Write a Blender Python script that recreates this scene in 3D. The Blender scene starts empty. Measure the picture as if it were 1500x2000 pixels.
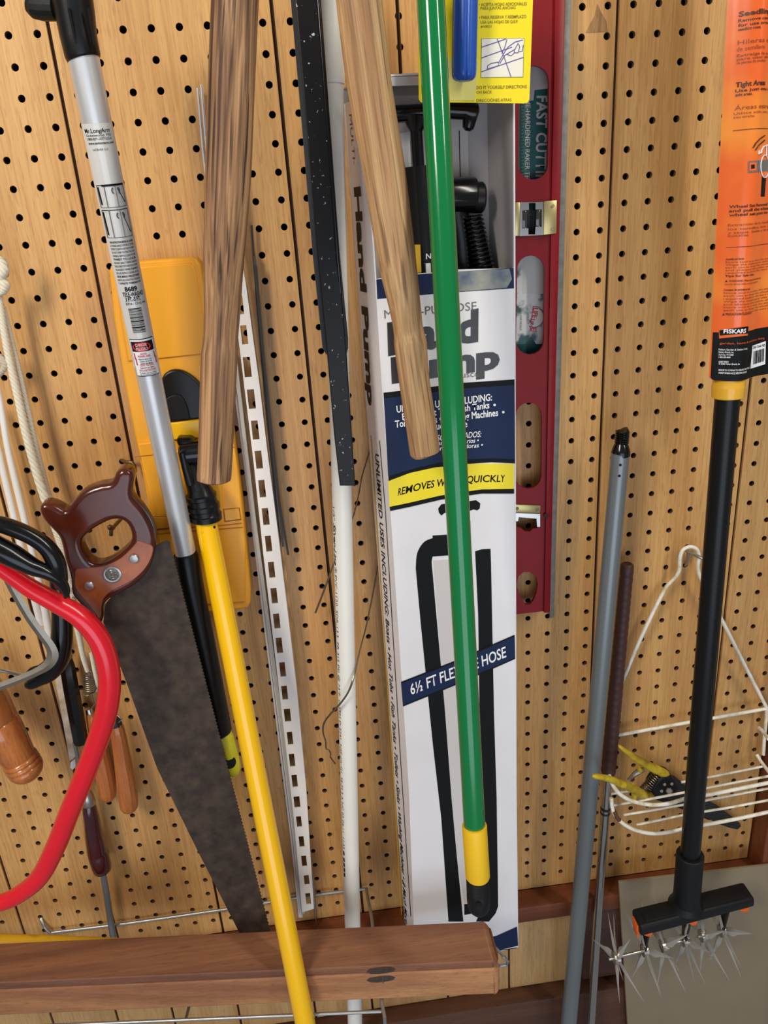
import bpy, bmesh, math, random
from mathutils import Vector, Matrix, Euler
random.seed(7)
S = bpy.context.scene
COL = S.collection

# ------------------------------------------------------------------ camera
F = 1500.0                                   # focal length in pixels of the 1500 x 2000 frame
ZB = 2.117                                   # height of the first row of pegboard holes
_w = Vector((0.3703, -0.0972, -0.0847))
_R = Matrix.Rotation(_w.length, 3, _w.normalized())      # board frame (right, down, into wall) -> camera
_t = Vector((-13.3511, -16.9407, 27.2952)) * 0.0254
_C = -(_R.transposed() @ _t)                 # camera in the board frame
def b2w(v):                                  # board frame (m) -> world
    return Vector((v[0], v[2], ZB - v[1]))
CAM = b2w(_C)
_RT = _R.transposed()
def ray(px, py):
    return b2w(_RT @ Vector(((px-750)/F, (py-1000)/F, 1.0))) - Vector((0, 0, ZB))
cd = bpy.data.cameras.new('camera'); cam = bpy.data.objects.new('camera', cd); COL.objects.link(cam)
cd.sensor_fit = 'HORIZONTAL'; cd.sensor_width = 36.0; cd.lens = 36.0*F/1500.0
cd.clip_start = 0.02; cd.clip_end = 50
cx = b2w(_RT @ Vector((1, 0, 0))) - Vector((0, 0, ZB))
cy = b2w(_RT @ Vector((0, -1, 0))) - Vector((0, 0, ZB))
cz = b2w(_RT @ Vector((0, 0, -1))) - Vector((0, 0, ZB))
M = Matrix((cx, cy, cz)).transposed().to_4x4(); M.translation = CAM
cam.matrix_world = M
S.camera = cam

# ------------------------------------------------------------------ light and exposure
S.view_settings.view_transform = 'Standard'; S.view_settings.look = 'None'
S.view_settings.exposure = 0.0; S.view_settings.gamma = 1.0; S.view_settings.use_curve_mapping = False
world = bpy.data.worlds.new('garage_ambient'); S.world = world; world.use_nodes = True
world.node_tree.nodes['Background'].inputs[0].default_value = (0.92, 0.93, 1.0, 1)
world.node_tree.nodes['Background'].inputs[1].default_value = 0.20
def area(name, loc, target, sx, sy, power, color):
    l = bpy.data.lights.new(name, 'AREA'); l.shape = 'RECTANGLE'; l.size = sx; l.size_y = sy
    l.energy = power; l.color = color
    o = bpy.data.objects.new(name, l); COL.objects.link(o); o.location = loc
    o.rotation_euler = (Vector(target)-Vector(loc)).to_track_quat('-Z', 'Y').to_euler()
    return o
area('window_light_left', (-0.75, -1.35, 2.75), (0.15, 0, 1.75), 0.40, 0.7, 23, (1.0, 0.93, 0.82))
area('ceiling_light', (1.35, -1.1, 2.95), (0.4, 0, 1.75), 0.14, 1.2, 15, (1.0, 0.96, 0.84))
area('open_door_light', (0.3, -2.8, 0.9), (0.3, 0, 1.2), 2.2, 1.6, 24, (0.74, 0.84, 1.0))

# ------------------------------------------------------------------ helpers
def P(px, py, d):                            # point seen at a pixel, d mm in front of the pegboard
    r = ray(px, py); return CAM + r*((-d/1000.0 - CAM.y)/r.y)
def W(u, v, d):                              # board millimetres -> world
    return Vector((u/1000.0, -d/1000.0, ZB - v/1000.0))
def hit(px, py, o, n):
    r = ray(px, py); return CAM + r*((o-CAM).dot(n)/r.dot(n))
def zdep(p): return -(p-CAM).dot(cz)
def wr(px, py, w, d): return w*zdep(P(px, py, d))/F
def lin(c):
    if isinstance(c, str): c = [int(c[i:i+2], 16)/255 for i in (0, 2, 4)]
    return tuple((x/12.92 if x <= 0.04045 else ((x+0.055)/1.055)**2.4) for x in c)
_m = {}
def nt(name):
    m = bpy.data.materials.new(name); m.use_nodes = True; t = m.node_tree
    return m, t, t.nodes['Principled BSDF']
def N(t, ty, **k):
    n = t.nodes.new(ty)
    for a, b in k.items():
        if a in n.inputs: n.inputs[a].default_value = b
        else: setattr(n, a, b)
    return n
def mat(name, c, rough=0.5, metal=0.0, noise=0.0, scale=40.0, bump=0.0, stretch=None, coat=0.0, spec=0.5, c2=None, trans=0.0, lo=0.35, hi=0.65, detail=4.0):
    if name in _m: return _m[name]
    m, t, b = nt(name); c = lin(c)
    b.inputs['Roughness'].default_value = rough; b.inputs['Metallic'].default_value = metal
    b.inputs['Coat Weight'].default_value = coat; b.inputs['Specular IOR Level'].default_value = spec
    b.inputs['Coat Roughness'].default_value = 0.12
    b.inputs['Base Color'].default_value = (*c, 1)
    if trans: b.inputs['Transmission Weight'].default_value = trans
    if noise or bump or c2:
        tc = N(t, 'ShaderNodeTexCoord'); mp = N(t, 'ShaderNodeMapping')
        mp.inputs['Scale'].default_value = stretch or (1, 1, 1)
        t.links.new(tc.outputs['Object'], mp.inputs[0])
        nz = N(t, 'ShaderNodeTexNoise', Scale=scale, Detail=detail); t.links.new(mp.outputs[0], nz.inputs[0])
        cr = N(t, 'ShaderNodeValToRGB'); cr.color_ramp.elements[0].position = lo; cr.color_ramp.elements[1].position = hi
        d = lin(c2) if c2 else tuple(x*(1-noise) for x in c)
        cr.color_ramp.elements[0].color = (*d, 1); cr.color_ramp.elements[1].color = (*c, 1)
        t.links.new(nz.outputs[0], cr.inputs[0])
        if noise or c2: t.links.new(cr.outputs[0], b.inputs['Base Color'])
        if bump:
            bp = N(t, 'ShaderNodeBump', Strength=bump, Distance=0.001); t.links.new(nz.outputs[0], bp.inputs['Height'])
            t.links.new(bp.outputs[0], b.inputs['Normal'])
    _m[name] = m; return m
def wood(name, ca, cb, cc=None, streak=(1.6, 16), pore=(60, 700), mid=(14, 420), lo=0.36, hi=0.64, tilt=None, rough=0.55, sc=1.0, axis='Z', coat=0.0, fine=0.5, bump=0.15, tint=0.0, ringmix=0.5):
    """grain running along one axis: broad streaks, fine fibres and short dark pores"""
    if name in _m: return _m[name]
    m, t, b = nt(name)
    b.inputs['Roughness'].default_value = rough; b.inputs['Coat Weight'].default_value = coat
    tc = N(t, 'ShaderNodeTexCoord'); src = tc.outputs['Object']; links_ = []
    def st(lo, hi):
        s = {'Z': (hi, hi, lo), 'X': (lo, hi, hi)}[axis]
        mp = N(t, 'ShaderNodeMapping'); mp.inputs['Scale'].default_value = s
        links_.append(mp); return mp
    if tilt:
        rt_ = N(t, 'ShaderNodeMapping'); rt_.inputs['Rotation'].default_value = tilt; t.links.new(tc.outputs['Object'], rt_.inputs[0]); src = rt_.outputs[0]
    m1 = st(streak[0]*sc, streak[1]*sc); m2 = st(mid[0]*sc, mid[1]*sc); m3 = st(pore[0]*sc, pore[1]*sc)
    for mp in links_: t.links.new(src, mp.inputs[0])
    n1 = N(t, 'ShaderNodeTexNoise', Scale=1.0, Detail=5.0, Distortion=0.9); t.links.new(m1.outputs[0], n1.inputs[0])
    n2 = N(t, 'ShaderNodeTexNoise', Scale=1.0, Detail=3.0); t.links.new(m2.outputs[0], n2.inputs[0])
    n3 = N(t, 'ShaderNodeTexNoise', Scale=1.0, Detail=1.0); t.links.new(m3.outputs[0], n3.inputs[0])
    r1 = N(t, 'ShaderNodeValToRGB'); r1.color_ramp.elements[0].position = lo; r1.color_ramp.elements[1].position = hi
    r1.color_ramp.elements[0].color = (*lin(cb), 1); r1.color_ramp.elements[1].color = (*lin(ca), 1)
    t.links.new(n1.outputs[0], r1.inputs[0])
    r2 = N(t, 'ShaderNodeValToRGB'); r2.color_ramp.elements[0].position = 0.34; r2.color_ramp.elements[1].position = 0.6
    g = 1-0.38*fine; r2.color_ramp.elements[0].color = (g, g*0.93, g*0.85, 1); r2.color_ramp.elements[1].color = (1, 1, 1, 1)
    t.links.new(n2.outputs[0], r2.inputs[0])
    mx = N(t, 'ShaderNodeMix', data_type='RGBA', blend_type='MULTIPLY'); mx.inputs[0].default_value = 1.0
    t.links.new(r1.outputs[0], mx.inputs[6]); t.links.new(r2.outputs[0], mx.inputs[7])
    r3 = N(t, 'ShaderNodeValToRGB'); r3.color_ramp.elements[0].position = 0.30; r3.color_ramp.elements[1].position = 0.40
    cc = lin(cc) if cc else tuple(x*0.55 for x in lin(cb))
    r3.color_ramp.elements[0].color = (fine, fine, fine, 1); r3.color_ramp.elements[1].color = (0, 0, 0, 1)
    t.links.new(n3.outputs[0], r3.inputs[0])
    mx2 = N(t, 'ShaderNodeMix', data_type='RGBA'); t.links.new(r3.outputs[0], mx2.inputs[0])
    t.links.new(mx.outputs[2], mx2.inputs[6]); mx2.inputs[7].default_value = (*cc, 1)
    out = mx2.outputs[2]
    if tint:
        oi = N(t, 'ShaderNodeObjectInfo'); mr = N(t, 'ShaderNodeMapRange'); mr.inputs[3].default_value = 1-tint; mr.inputs[4].default_value = 1.0
        t.links.new(oi.outputs['Random'], mr.inputs[0])
        mx3 = N(t, 'ShaderNodeMix', data_type='RGBA', blend_type='MULTIPLY'); mx3.inputs[0].default_value = 1.0
        t.links.new(out, mx3.inputs[6]); t.links.new(mr.outputs[0], mx3.inputs[7]); out = mx3.outputs[2]
    t.links.new(out, b.inputs['Base Color'])
    bp = N(t, 'ShaderNodeBump', Strength=bump, Distance=0.0005); t.links.new(n2.outputs[0], bp.inputs['Height'])
    t.links.new(bp.outputs[0], b.inputs['Normal'])
    _m[name] = m; return m

def tilt_of(a, b):
    # rotation that brings the line a-b upright
    q = (a-b).normalized().rotation_difference(Vector((0, 0, 1))); return tuple(q.to_euler())
def tagit(o, label=None, cat=None, group=None, kind=None):
    if label: o['label'] = label
    if cat: o['category'] = cat
    if group: o['group'] = group
    if kind: o['kind'] = kind
    return o
def wloc(o):
    L = Vector((0, 0, 0))
    while o: L = L + o.location; o = o.parent
    return L
def link(name, me, m, parent=None, smooth=35):
    """mesh given in world coordinates -> object"""
    if me.materials: me.materials.clear()
    if m: me.materials.append(m)
    if parent: L = wloc(parent)
    else:
        xs = [v.co for v in me.vertices]
        L = Vector([(min(v[i] for v in xs)+max(v[i] for v in xs))/2 for i in range(3)])
        L.z = min(v.z for v in xs)
    me.transform(Matrix.Translation(-L))
    o = bpy.data.objects.new(name, me); COL.objects.link(o)
    if parent: o.parent = parent
    else: o.location = L
    if smooth:
        for p in me.polygons: p.use_smooth = True
        try: me.set_sharp_from_angle(angle=math.radians(smooth))
        except Exception: pass
    return o
def thing(name, label, cat, loc, group=None):
    o = bpy.data.objects.new(name, None); COL.objects.link(o); o.location = loc; o.empty_display_size = 0.02
    return tagit(o, label, cat, group)
def bmesh_obj(name, bm, m, parent=None, smooth=35):
    me = bpy.data.meshes.new(name); bm.normal_update(); bm.to_mesh(me); bm.free()
    return link(name, me, m, parent, smooth)
def pymesh(name, vs, fs, m, parent=None, smooth=35, fix=True):
    me = bpy.data.meshes.new(name); me.from_pydata([tuple(v) for v in vs], [], fs)
    if fix:
        bm = bmesh.new(); bm.from_mesh(me); bmesh.ops.recalc_face_normals(bm, faces=bm.faces); bm.to_mesh(me); bm.free()
    return link(name, me, m, parent, smooth)

def catmull(pts, k=6, closed=False):
    """pts: list of tuples of any length"""
    n = len(pts); out = []
    for i in range(n if closed else n-1):
        if closed: a, b, c, d = pts[(i-1) % n], pts[i], pts[(i+1) % n], pts[(i+2) % n]
        else: a, b, c, d = pts[max(i-1, 0)], pts[i], pts[i+1], pts[min(i+2, n-1)]
        for j in range(k):
            t = j/k
            out.append(tuple(0.5*((2*b[q])+(-a[q]+c[q])*t+(2*a[q]-5*b[q]+4*c[q]-d[q])*t*t+(-a[q]+3*b[q]-3*c[q]+d[q])*t**3) for q in range(len(b))))
    if not closed: out.append(tuple(pts[-1]))
    return out
def tubegeo(pts, rad, seg=20, flat=1.0, flatdir=None, cap=True, square=False):
    pts = [Vector(p) for p in pts]; n = len(pts); vs = []; fs = []
    up = None
    for i, p in enumerate(pts):
        tdir = (pts[min(i+1, n-1)]-pts[max(i-1, 0)])
        if tdir.length < 1e-9: tdir = Vector((0, 0, 1))
        tdir.normalize()
        if flatdir is not None:
            a = Vector(flatdir) - tdir*Vector(flatdir).dot(tdir); a.normalize()
        elif up is None:
            a = Vector((0, -1, 0)); a = a - tdir*a.dot(tdir)
            if a.length < 0.1: a = Vector((1, 0, 0)); a = a - tdir*a.dot(tdir)
            a.normalize()
        else:
            a = up - tdir*up.dot(tdir); a.normalize()
        up = a; b = tdir.cross(a)
        r = rad[i] if hasattr(rad, '__len__') else rad
        for s in range(seg):
            if square: th = math.pi/4 + 2*math.pi*s/seg; k = 1.0
            else: th = 2*math.pi*s/seg; k = 1.0
            vs.append(p + a*(math.cos(th)*r*flat*k) + b*(math.sin(th)*r*k))
    for i in range(n-1):
        for s in range(seg):
            s2 = (s+1) % seg
            fs.append((i*seg+s, i*seg+s2, (i+1)*seg+s2, (i+1)*seg+s))
    if cap:
        fs.append(tuple(range(seg-1, -1, -1))); fs.append(tuple((n-1)*seg+s for s in range(seg)))
    return vs, fs
def tube(name, pts, rad, m, parent=None, seg=20, smooth=35, **k):
    vs, fs = tubegeo(pts, rad, seg, **k)
    return pymesh(name, vs, fs, m, parent, smooth)
def ptube(name, pp, m, parent=None, seg=20, k=0, fixr=None, smooth=35, **kw):
    """pp: (px, py, d, width in px) along the centre line"""
    if k: pp = catmull(pp, k)
    pts = [P(p[0], p[1], p[2]) for p in pp]
    rad = [fixr or wr(p[0], p[1], p[3], p[2])/2 for p in pp]
    return tube(name, pts, rad, m, parent, seg, smooth, **kw)
def multi(name, parts, m, parent=None, smooth=35):
    vs = []; fs = []
    for v, f in parts:
        o = len(vs); vs += list(v); fs += [tuple(i+o for i in q) for q in f]
    return pymesh(name, vs, fs, m, parent, smooth)
def boxgeo(c8):
    return c8, [(0, 1, 2, 3), (7, 6, 5, 4), (0, 4, 5, 1), (1, 5, 6, 2), (2, 6, 7, 3), (3, 7, 4, 0)]
def bar(name, c8, m, parent=None, bev=0.0, seg=2):
    """c8: four corners of the front face then four of the back face (world)"""
    bm = bmesh.new(); v = [bm.verts.new(p) for p in c8]
    for f in boxgeo(c8)[1]: bm.faces.new([v[i] for i in f])
    bmesh.ops.recalc_face_normals(bm, faces=bm.faces)
    if bev: bmesh.ops.bevel(bm, geom=list(bm.edges), offset=bev, segments=seg, affect='EDGES', profile=0.5)
    return bmesh_obj(name, bm, m, parent, 40)
def ubox(name, u0, u1, v0, v1, d0, d1, m, parent=None, bev=0.0, seg=2):
    c = [W(u0, v0, d1), W(u1, v0, d1), W(u1, v1, d1), W(u0, v1, d1), W(u0, v0, d0), W(u1, v0, d0), W(u1, v1, d0), W(u0, v1, d0)]
    return bar(name, c, m, parent, bev, seg)
def pbox(name, q, d0, d1, m, parent=None, bev=0.0, seg=2):
    """q: four pixels at distance d1, extruded straight back to d0"""
    f = [P(x, y, d1) for x, y in q]; b = [Vector((p.x, -d0/1000, p.z)) for p in f]
    return bar(name, f+b, m, parent, bev, seg)
UPV = Vector((0, -1, 0))
def plate(name, outline, o, n, thick, m, parent=None, holes=(), bev=0.0, smooth=35, pts3=False, res=2):
    """flat plate through point o with normal n (towards the room); outline as pixels; thickness centred on the plane"""
    n = Vector(n).normalized(); ex = Vector((1, 0, 0)); ex = (ex-n*ex.dot(n)).normalized(); ey = n.cross(ex)
    cu = bpy.data.curves.new('c', 'CURVE'); cu.dimensions = '2D'; cu.fill_mode = 'BOTH'
    cu.extrude = max(thick/2-bev, 0.00001); cu.bevel_depth = bev; cu.bevel_resolution = res; cu.offset = -bev
    for lp in [outline]+list(holes):
        sp = cu.splines.new('POLY'); sp.points.add(len(lp)-1)
        for i, q in enumerate(lp):
            p = (q if pts3 else hit(q[0], q[1], o, n)) - o
            sp.points[i].co = (p.dot(ex), p.dot(ey), 0, 1)
        sp.use_cyclic_u = True
    ob = bpy.data.objects.new('c', cu); COL.objects.link(ob)
    dg = bpy.context.evaluated_depsgraph_get(); me = bpy.data.meshes.new_from_object(ob.evaluated_get(dg))
    bpy.data.objects.remove(ob); bpy.data.curves.remove(cu)
    me.transform(Matrix(((ex.x, ey.x, n.x, o.x), (ex.y, ey.y, n.y, o.y), (ex.z, ey.z, n.z, o.z), (0, 0, 0, 1))))
    me.name = name
    return link(name, me, m, parent, smooth)
def fplate(name, outline, d, thick, m, parent=None, **k):
    """plate parallel to the pegboard whose FRONT is d mm out"""
    o = W(0, 0, d); out = [hit(x, y, o, UPV) for x, y in outline]
    hs = [[hit(x, y, o, UPV) for x, y in h] for h in k.pop('holes', ())]
    off = Vector((0, thick/2, 0))
    return plate(name, [p+off for p in out], W(0, 0, d-thick*500), UPV, thick, m, parent, holes=[[p+off for p in h] for h in hs], pts3=True, **k)
def decal(name, outline, d, m, parent, th=0.00015, **k):
    return fplate(name, outline, d+th*1000, th, m, parent, smooth=0, **k)
def quadmap(name, grid, m, parent, smooth=60):
    """grid[j][i] of world points -> sheet"""
    h = len(grid); w = len(grid[0]); vs = [p for r in grid for p in r]
    fs = [(j*w+i, j*w+i+1, (j+1)*w+i+1, (j+1)*w+i) for j in range(h-1) for i in range(w-1)]
    return pymesh(name, vs, fs, m, parent, smooth)
_tc = {}
def textmesh(s, bold=0.0, shear=0.0, align='LEFT', extr=0.0, spacing=1.0, line=1.0):
    cu = bpy.data.curves.new('t', 'FONT'); cu.body = s; cu.offset = bold; cu.shear = shear; cu.align_x = align
    cu.resolution_u = 3; cu.extrude = extr; cu.space_character = spacing; cu.space_line = line; cu.size = 1.0
    ob = bpy.data.objects.new('t', cu); COL.objects.link(ob)
    dg = bpy.context.evaluated_depsgraph_get(); me = bpy.data.meshes.new_from_object(ob.evaluated_get(dg))
    bpy.data.objects.remove(ob); bpy.data.curves.remove(cu)
    return me
CAPH = 0.729
def text(name, s, m, parent, fn, bold=0.0, shear=0.0, fit=True, **k):
    """fn(x01, y01) -> world point; x01 runs over the text width, y01 0 baseline .. 1 cap height"""
    me = textmesh(s, bold, shear, **k)
    if not me.vertices: return None
    xs = [v.co.x for v in me.vertices]; x0, x1 = min(xs), max(xs)
    for v in me.vertices:
        v.co = fn((v.co.x-x0)/(x1-x0) if fit else v.co.x, v.co.y/CAPH)
    return link(name, me, m, parent, 0)
def ptext(name, s, m, parent, a, b, top, d, **k):
    """baseline pixels a -> b, top = pixel above a at cap height, on the plane d mm out"""
    A = P(*a, d+0.25); B = P(*b, d+0.25); T = P(*top, d+0.25)
    return text(name, s, m, parent, lambda x, y: A+(B-A)*x+(T-A)*y, **k)

# ------------------------------------------------------------------ materials
M_peg = wood('pegboard_oak', 'DDAC6A', 'CB9757', 'A2723C', rough=0.5, sc=1.0, fine=0.4, bump=0.1, tint=0.10, coat=0.08)
M_ply = wood('lower_ply', 'DDB27A', 'C99C60', rough=0.55, fine=0.3, tint=0.08)
M_trim = wood('red_brown_trim', '86492A', '6A361C', rough=0.5, axis='X', fine=0.4, bump=0.1)
M_trimv = wood('red_brown_trim_upright', '86492A', '6A361C', rough=0.5, axis='Z', fine=0.4, bump=0.1)
M_bench = wood('dark_bench', '5E3A26', '482A1A', rough=0.55, axis='X', fine=0.4, bump=0.1)
M_gap = mat('groove_dark', '3A2416', 0.85)
M_core = mat('pegboard_core', '5E4026', 0.8)
M_hole = mat('hole_void', '140D08', 0.95)
M_beam = wood('beam_redwood', 'A2704E', '6E4534', '4A2C20', rough=0.6, axis='X', fine=0.3, bump=0.2, sc=0.7)
M_beamf = wood('beam_worn', 'C68F60', '925F40', '6B4026', rough=0.6, axis='X', fine=0.3, bump=0.2, sc=0.9)
M_oldw = wood('weathered_handle', 'C99A6C', '5E402E', '33231A', rough=0.7, fine=0.9, bump=0.6, streak=(3.5, 150), mid=(12, 500), pore=(10, 330), lo=0.36, hi=0.64, tilt=tilt_of(P(459, 0, 202), P(418, 931, 163)))
M_ash = wood('ash_handle', 'D2AA7A', 'AC8056', '7C5E42', rough=0.65, fine=0.8, bump=0.5, streak=(3.5, 110), mid=(12, 500), pore=(12, 400), lo=0.32, hi=0.64, tilt=tilt_of(P(701, 0, 149), P(829, 878, 122)))
M_black = mat('black_plastic', '0E0F10', 0.34, spec=0.35, bump=0.04, scale=600)
M_blackg = mat('black_gloss', '0A0A0B', 0.2, coat=0.25, spec=0.4)
M_blackm = mat('black_matte', '131416', 0.5, spec=0.3, bump=0.08, scale=500)
M_print = mat('print_black', '0B0D0F', 0.6, spec=0.25)
M_hand = mat('print_hand', '2C2B2B', 0.3, spec=0.6)
M_printg = mat('print_grey', '6E6C6A', 0.45)
M_silver = mat('silver_aluminium', 'DEDEDE', 0.36, 0.6, noise=0.04, scale=30, stretch=(1, 1, 0.15))
M_chrome = mat('chrome_steel', 'C4C2BC', 0.2, 1.0)
M_steel = mat('dull_steel', 'A39A8A', 0.42, 0.9, noise=0.15, scale=90)
M_wire = mat('galvanised_wire', 'AEB0AE', 0.35, 0.85)
M_brass = mat('brass_plate', 'C9B77E', 0.35, 0.8)
M_zinc = mat('zinc_standard', 'BDB9B4', 0.38, 0.55, noise=0.08, scale=60)
M_white = mat('white_paint', 'EFE9E2', 0.4, noise=0.04, scale=50)
M_pvc = mat('pvc_white', 'F3F0E6', 0.33, noise=0.03, scale=35, coat=0.1)
M_card = mat('carton_white', 'E9E7EA', 0.5, noise=0.03, scale=30)
M_cardi = mat('carton_inside', 'B5AFAE', 0.75, noise=0.06, scale=40)
M_navy = mat('print_navy', '12244A', 0.5, spec=0.3, noise=0.12, scale=25)
M_yel = mat('print_yellow', 'F6E01C', 0.45)
M_yelp = mat('yellow_pole_paint', 'FFC400', 0.2, coat=0.5)
M_case = mat('yellow_case_plastic', 'EFA51E', 0.42, noise=0.05, scale=12, bump=0.03)
M_yelf = mat('yellow_ferrule', 'F7C61B', 0.42)
M_green = mat('green_enamel', '00783C', 0.15, coat=0.5)
M_red = mat('red_enamel', 'E01226', 0.24, coat=0.5, noise=0.03, scale=40)
M_lvl = mat('level_red', '860F18', 0.4, spec=0.3, noise=0.1, scale=70)
M_teal = mat('teal_card', '2A6463', 0.4, c2='1D4C4C', scale=40)
M_marb = mat('marbled_card', 'D9D9D4', 0.4, c2='2F5B5C', scale=38, lo=0.42, hi=0.5)
M_blue = mat('blue_plastic', '2456B4', 0.3, noise=0.06, scale=300)
M_ycard = mat('yellow_card', 'F7E11E', 0.4)
M_rust = mat('saw_rust', '514235', 0.6, metal=0.15, c2='2C211A', scale=70, bump=0.15, detail=8, lo=0.3, hi=0.75)
M_sawd = mat('saw_handle_varnish', '54200F', 0.2, coat=0.3, c2='42160B', scale=30)
M_sawl = mat('saw_handle_bare', 'A65A2C', 0.3, coat=0.35, c2='7C3A1A', scale=30)
M_nickel = mat('nickel', 'B5B2AC', 0.3, 0.9)
M_orw = wood('orange_handle', 'C8783C', 'AE6430', rough=0.35, fine=0.4, coat=0.4, sc=2)
M_turn = wood('turned_handle', 'C67A3C', 'A65C28', rough=0.25, fine=0.4, coat=0.7, sc=2)
M_maroon = mat('maroon_lacquer', '3C0E16', 0.15, coat=0.8, noise=0.2, scale=20)
M_rope = mat('white_rope', 'E8DFC8', 0.8, noise=0.06, scale=200)
M_cord = mat('white_cord', 'EEE9E2', 0.55)
M_cream = mat('cream_strip', 'DCCDB6', 0.6, c2='B89B7C', scale=60)
M_gold = mat('orange_card_gloss', 'F06A26', 0.24, c2='FA9A34', scale=9, coat=0.5, lo=0.30, hi=0.5)
M_brown = mat('print_brown', '8A3D12', 0.4)
M_dkbrown = mat('print_dark_brown', '4A1E0C', 0.4)
M_whitep = mat('print_white', 'F2F2F2', 0.4)
M_redp = mat('print_red', 'C8202C', 0.4)
M_greypole = mat('grey_enamel_pole', '7C8284', 0.3, metal=0.4, noise=0.04, scale=40, stretch=(1, 1, 0.2))
M_grip = mat('leather_grip', '4A2C26', 0.5, bump=0.2, scale=300, noise=0.15)
M_panel = mat('grey_brown_panel', '8A7C64', 0.6, noise=0.06, scale=18)
M_orange = mat('orange_plastic', 'F2661E', 0.4)
M_wirew = mat('white_coated_wire', 'F0EBDC', 0.4, c2='CDBE9E', scale=70, lo=0.30, hi=0.5)
M_ygrip = mat('yellow_vinyl', 'D8BC2A', 0.4, c2='A88C1E', scale=80)
M_dark = mat('dark_blade', '2C2723', 0.5, metal=0.2)
M_label = mat('label_clear', 'D5D3CE', 0.14, coat=0.6)
M_strip = mat('black_channel', 'BDBDBD', 0.3, c2='1C1B1B', scale=260, lo=0.69, hi=0.74, detail=2, spec=0.2)
M_stripe = mat('grey_channel_edge', '383B3C', 0.4, spec=0.3)
M_ybar = mat('worn_yellow_paint', 'D2A318', 0.45, c2='8C6A12', scale=30, lo=0.25, hi=0.42)
M_glass = mat('vial_amber', '3E3A36', 0.08, coat=0.8)
M_brownbar = mat('wire_old', '8C8270', 0.3, 0.9)
M_dull = mat('dull_bolt', '6E6860', 0.5, 0.3)
M_patch = wood('torn_patch', 'B8905E', '9C7446', rough=0.8, fine=0.9)

# ------------------------------------------------------------------ setting: pegboard wall
IN = 25.4
wall = ubox('wall_back', -420, 900, -330, 1330, -16, -14, M_hole); tagit(wall, kind='structure')
HR = 0.134
def hole_plank(a, b, v0, v1, left_cut, right_cut):
    """planed face between a and b (inches) with a quarter inch hole at every inch"""
    bm = bmesh.new(); g = 0.07; x0, x1 = a+g, b-g; sq = 0.25; dep = 5.0
    def V(u, v, d=0.0): return bm.verts.new(W(u*IN, v*IN, d))
    def quad(ua, va, ub, vb, da=0.0):
        if ub-ua < 1e-6 or vb-va < 1e-6: return
        bm.faces.new([V(ua, va), V(ua, vb), V(ub, vb), V(ub, va)])
    cols = [n for n in range(int(math.floor(a))-1, int(math.ceil(b))+2) if n-sq > x0-1e-6 and n+sq < x1+1e-6]
    edge = [n for n in range(int(math.floor(a))-1, int(math.ceil(b))+2) if n not in cols and (abs(n-a) < 0.05 or abs(n-b) < 0.05)]
    rows = list(range(int(math.ceil(v0+sq)), int(math.floor(v1-sq))+1))
    le = [n for n in edge if n <= (a+b)/2]
    prev = le[0]+sq if le else x0
    spans = []
    for n in cols: spans.append((n, n-sq, n+sq))
    for n, s0, s1 in spans:
        quad(prev, v0, s0, v1); prev = s1
        pv = v0
        for r in rows:
            quad(s0, pv, s1, r-sq); pv = r+sq
            inn = []; out = []; low = []
            for k in range(12):
                th = 2*math.pi*k/12; c, s = math.cos(th), math.sin(th); m = sq/max(abs(c), abs(s))
                inn.append(V(n+HR*c, r+HR*s)); out.append(V(n+m*c, r+m*s)); low.append(V(n+HR*c, r+HR*s, -dep))
            for k in range(12):
                j = (k+1) % 12
                if k % 3 == 1:      # corner of the square lies between k and k+1
                    th = 2*math.pi*(k+0.5)/12; cc = V(n+sq*(1 if math.cos(th) > 0 else -1), r+sq*(1 if math.sin(th) > 0 else -1))
                    bm.faces.new([inn[k], inn[j], out[j], cc, out[k]])
                else: bm.faces.new([inn[k], inn[j], out[j], out[k]])
                bm.faces.new([inn[j], inn[k], low[k], low[j]]).material_index = 1
        quad(s0, pv, s1, v1)
    # right remainder; a column that falls on the groove leaves half holes in both planks
    for n in edge:
        right = n > (a+b)/2; xe = x1 if right else x0; sg = 1 if right else -1; si = n-sg*sq
        dy = math.sqrt(max(HR*HR-(xe-n)**2, 0)); a0 = math.atan2(dy, (n-xe)*sg)
        pv = v0
        for r in rows:
            lo, hi = sorted((si, xe)); quad(lo, pv, hi, r-sq); pv = r+sq
            arcp = [(n-sg*HR*math.cos(a0*(1-2*k/6)), r-HR*math.sin(a0*(1-2*k/6))) for k in range(7)]
            bm.faces.new([V(si, r-sq), V(xe, r-sq)]+[V(*q) for q in arcp]+[V(xe, r+sq), V(si, r+sq)])
            for k in range(6):
                p, q = arcp[k], arcp[k+1]
                bm.faces.new([V(*p), V(*q), V(q[0], q[1], -dep), V(p[0], p[1], -dep)]).material_index = 1
        lo, hi = sorted((si, xe)); quad(lo, pv, hi, v1)
        if right: x_end = si
    lend = [n for n in edge if n > (a+b)/2]
    quad(prev, v0, (lend[0]-sq) if lend else x1, v1)
    # sides of the groove
    for x in (x0, x1):
        bm.faces.new([V(x, v0), V(x, v1), V(x, v1, -4), V(x, v0, -4)])
    return bm
bounds = [-16.0, -9.08, -4.3, 1.42, 9.38, 13.98, 22.4, 29.37, 32.55]
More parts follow.
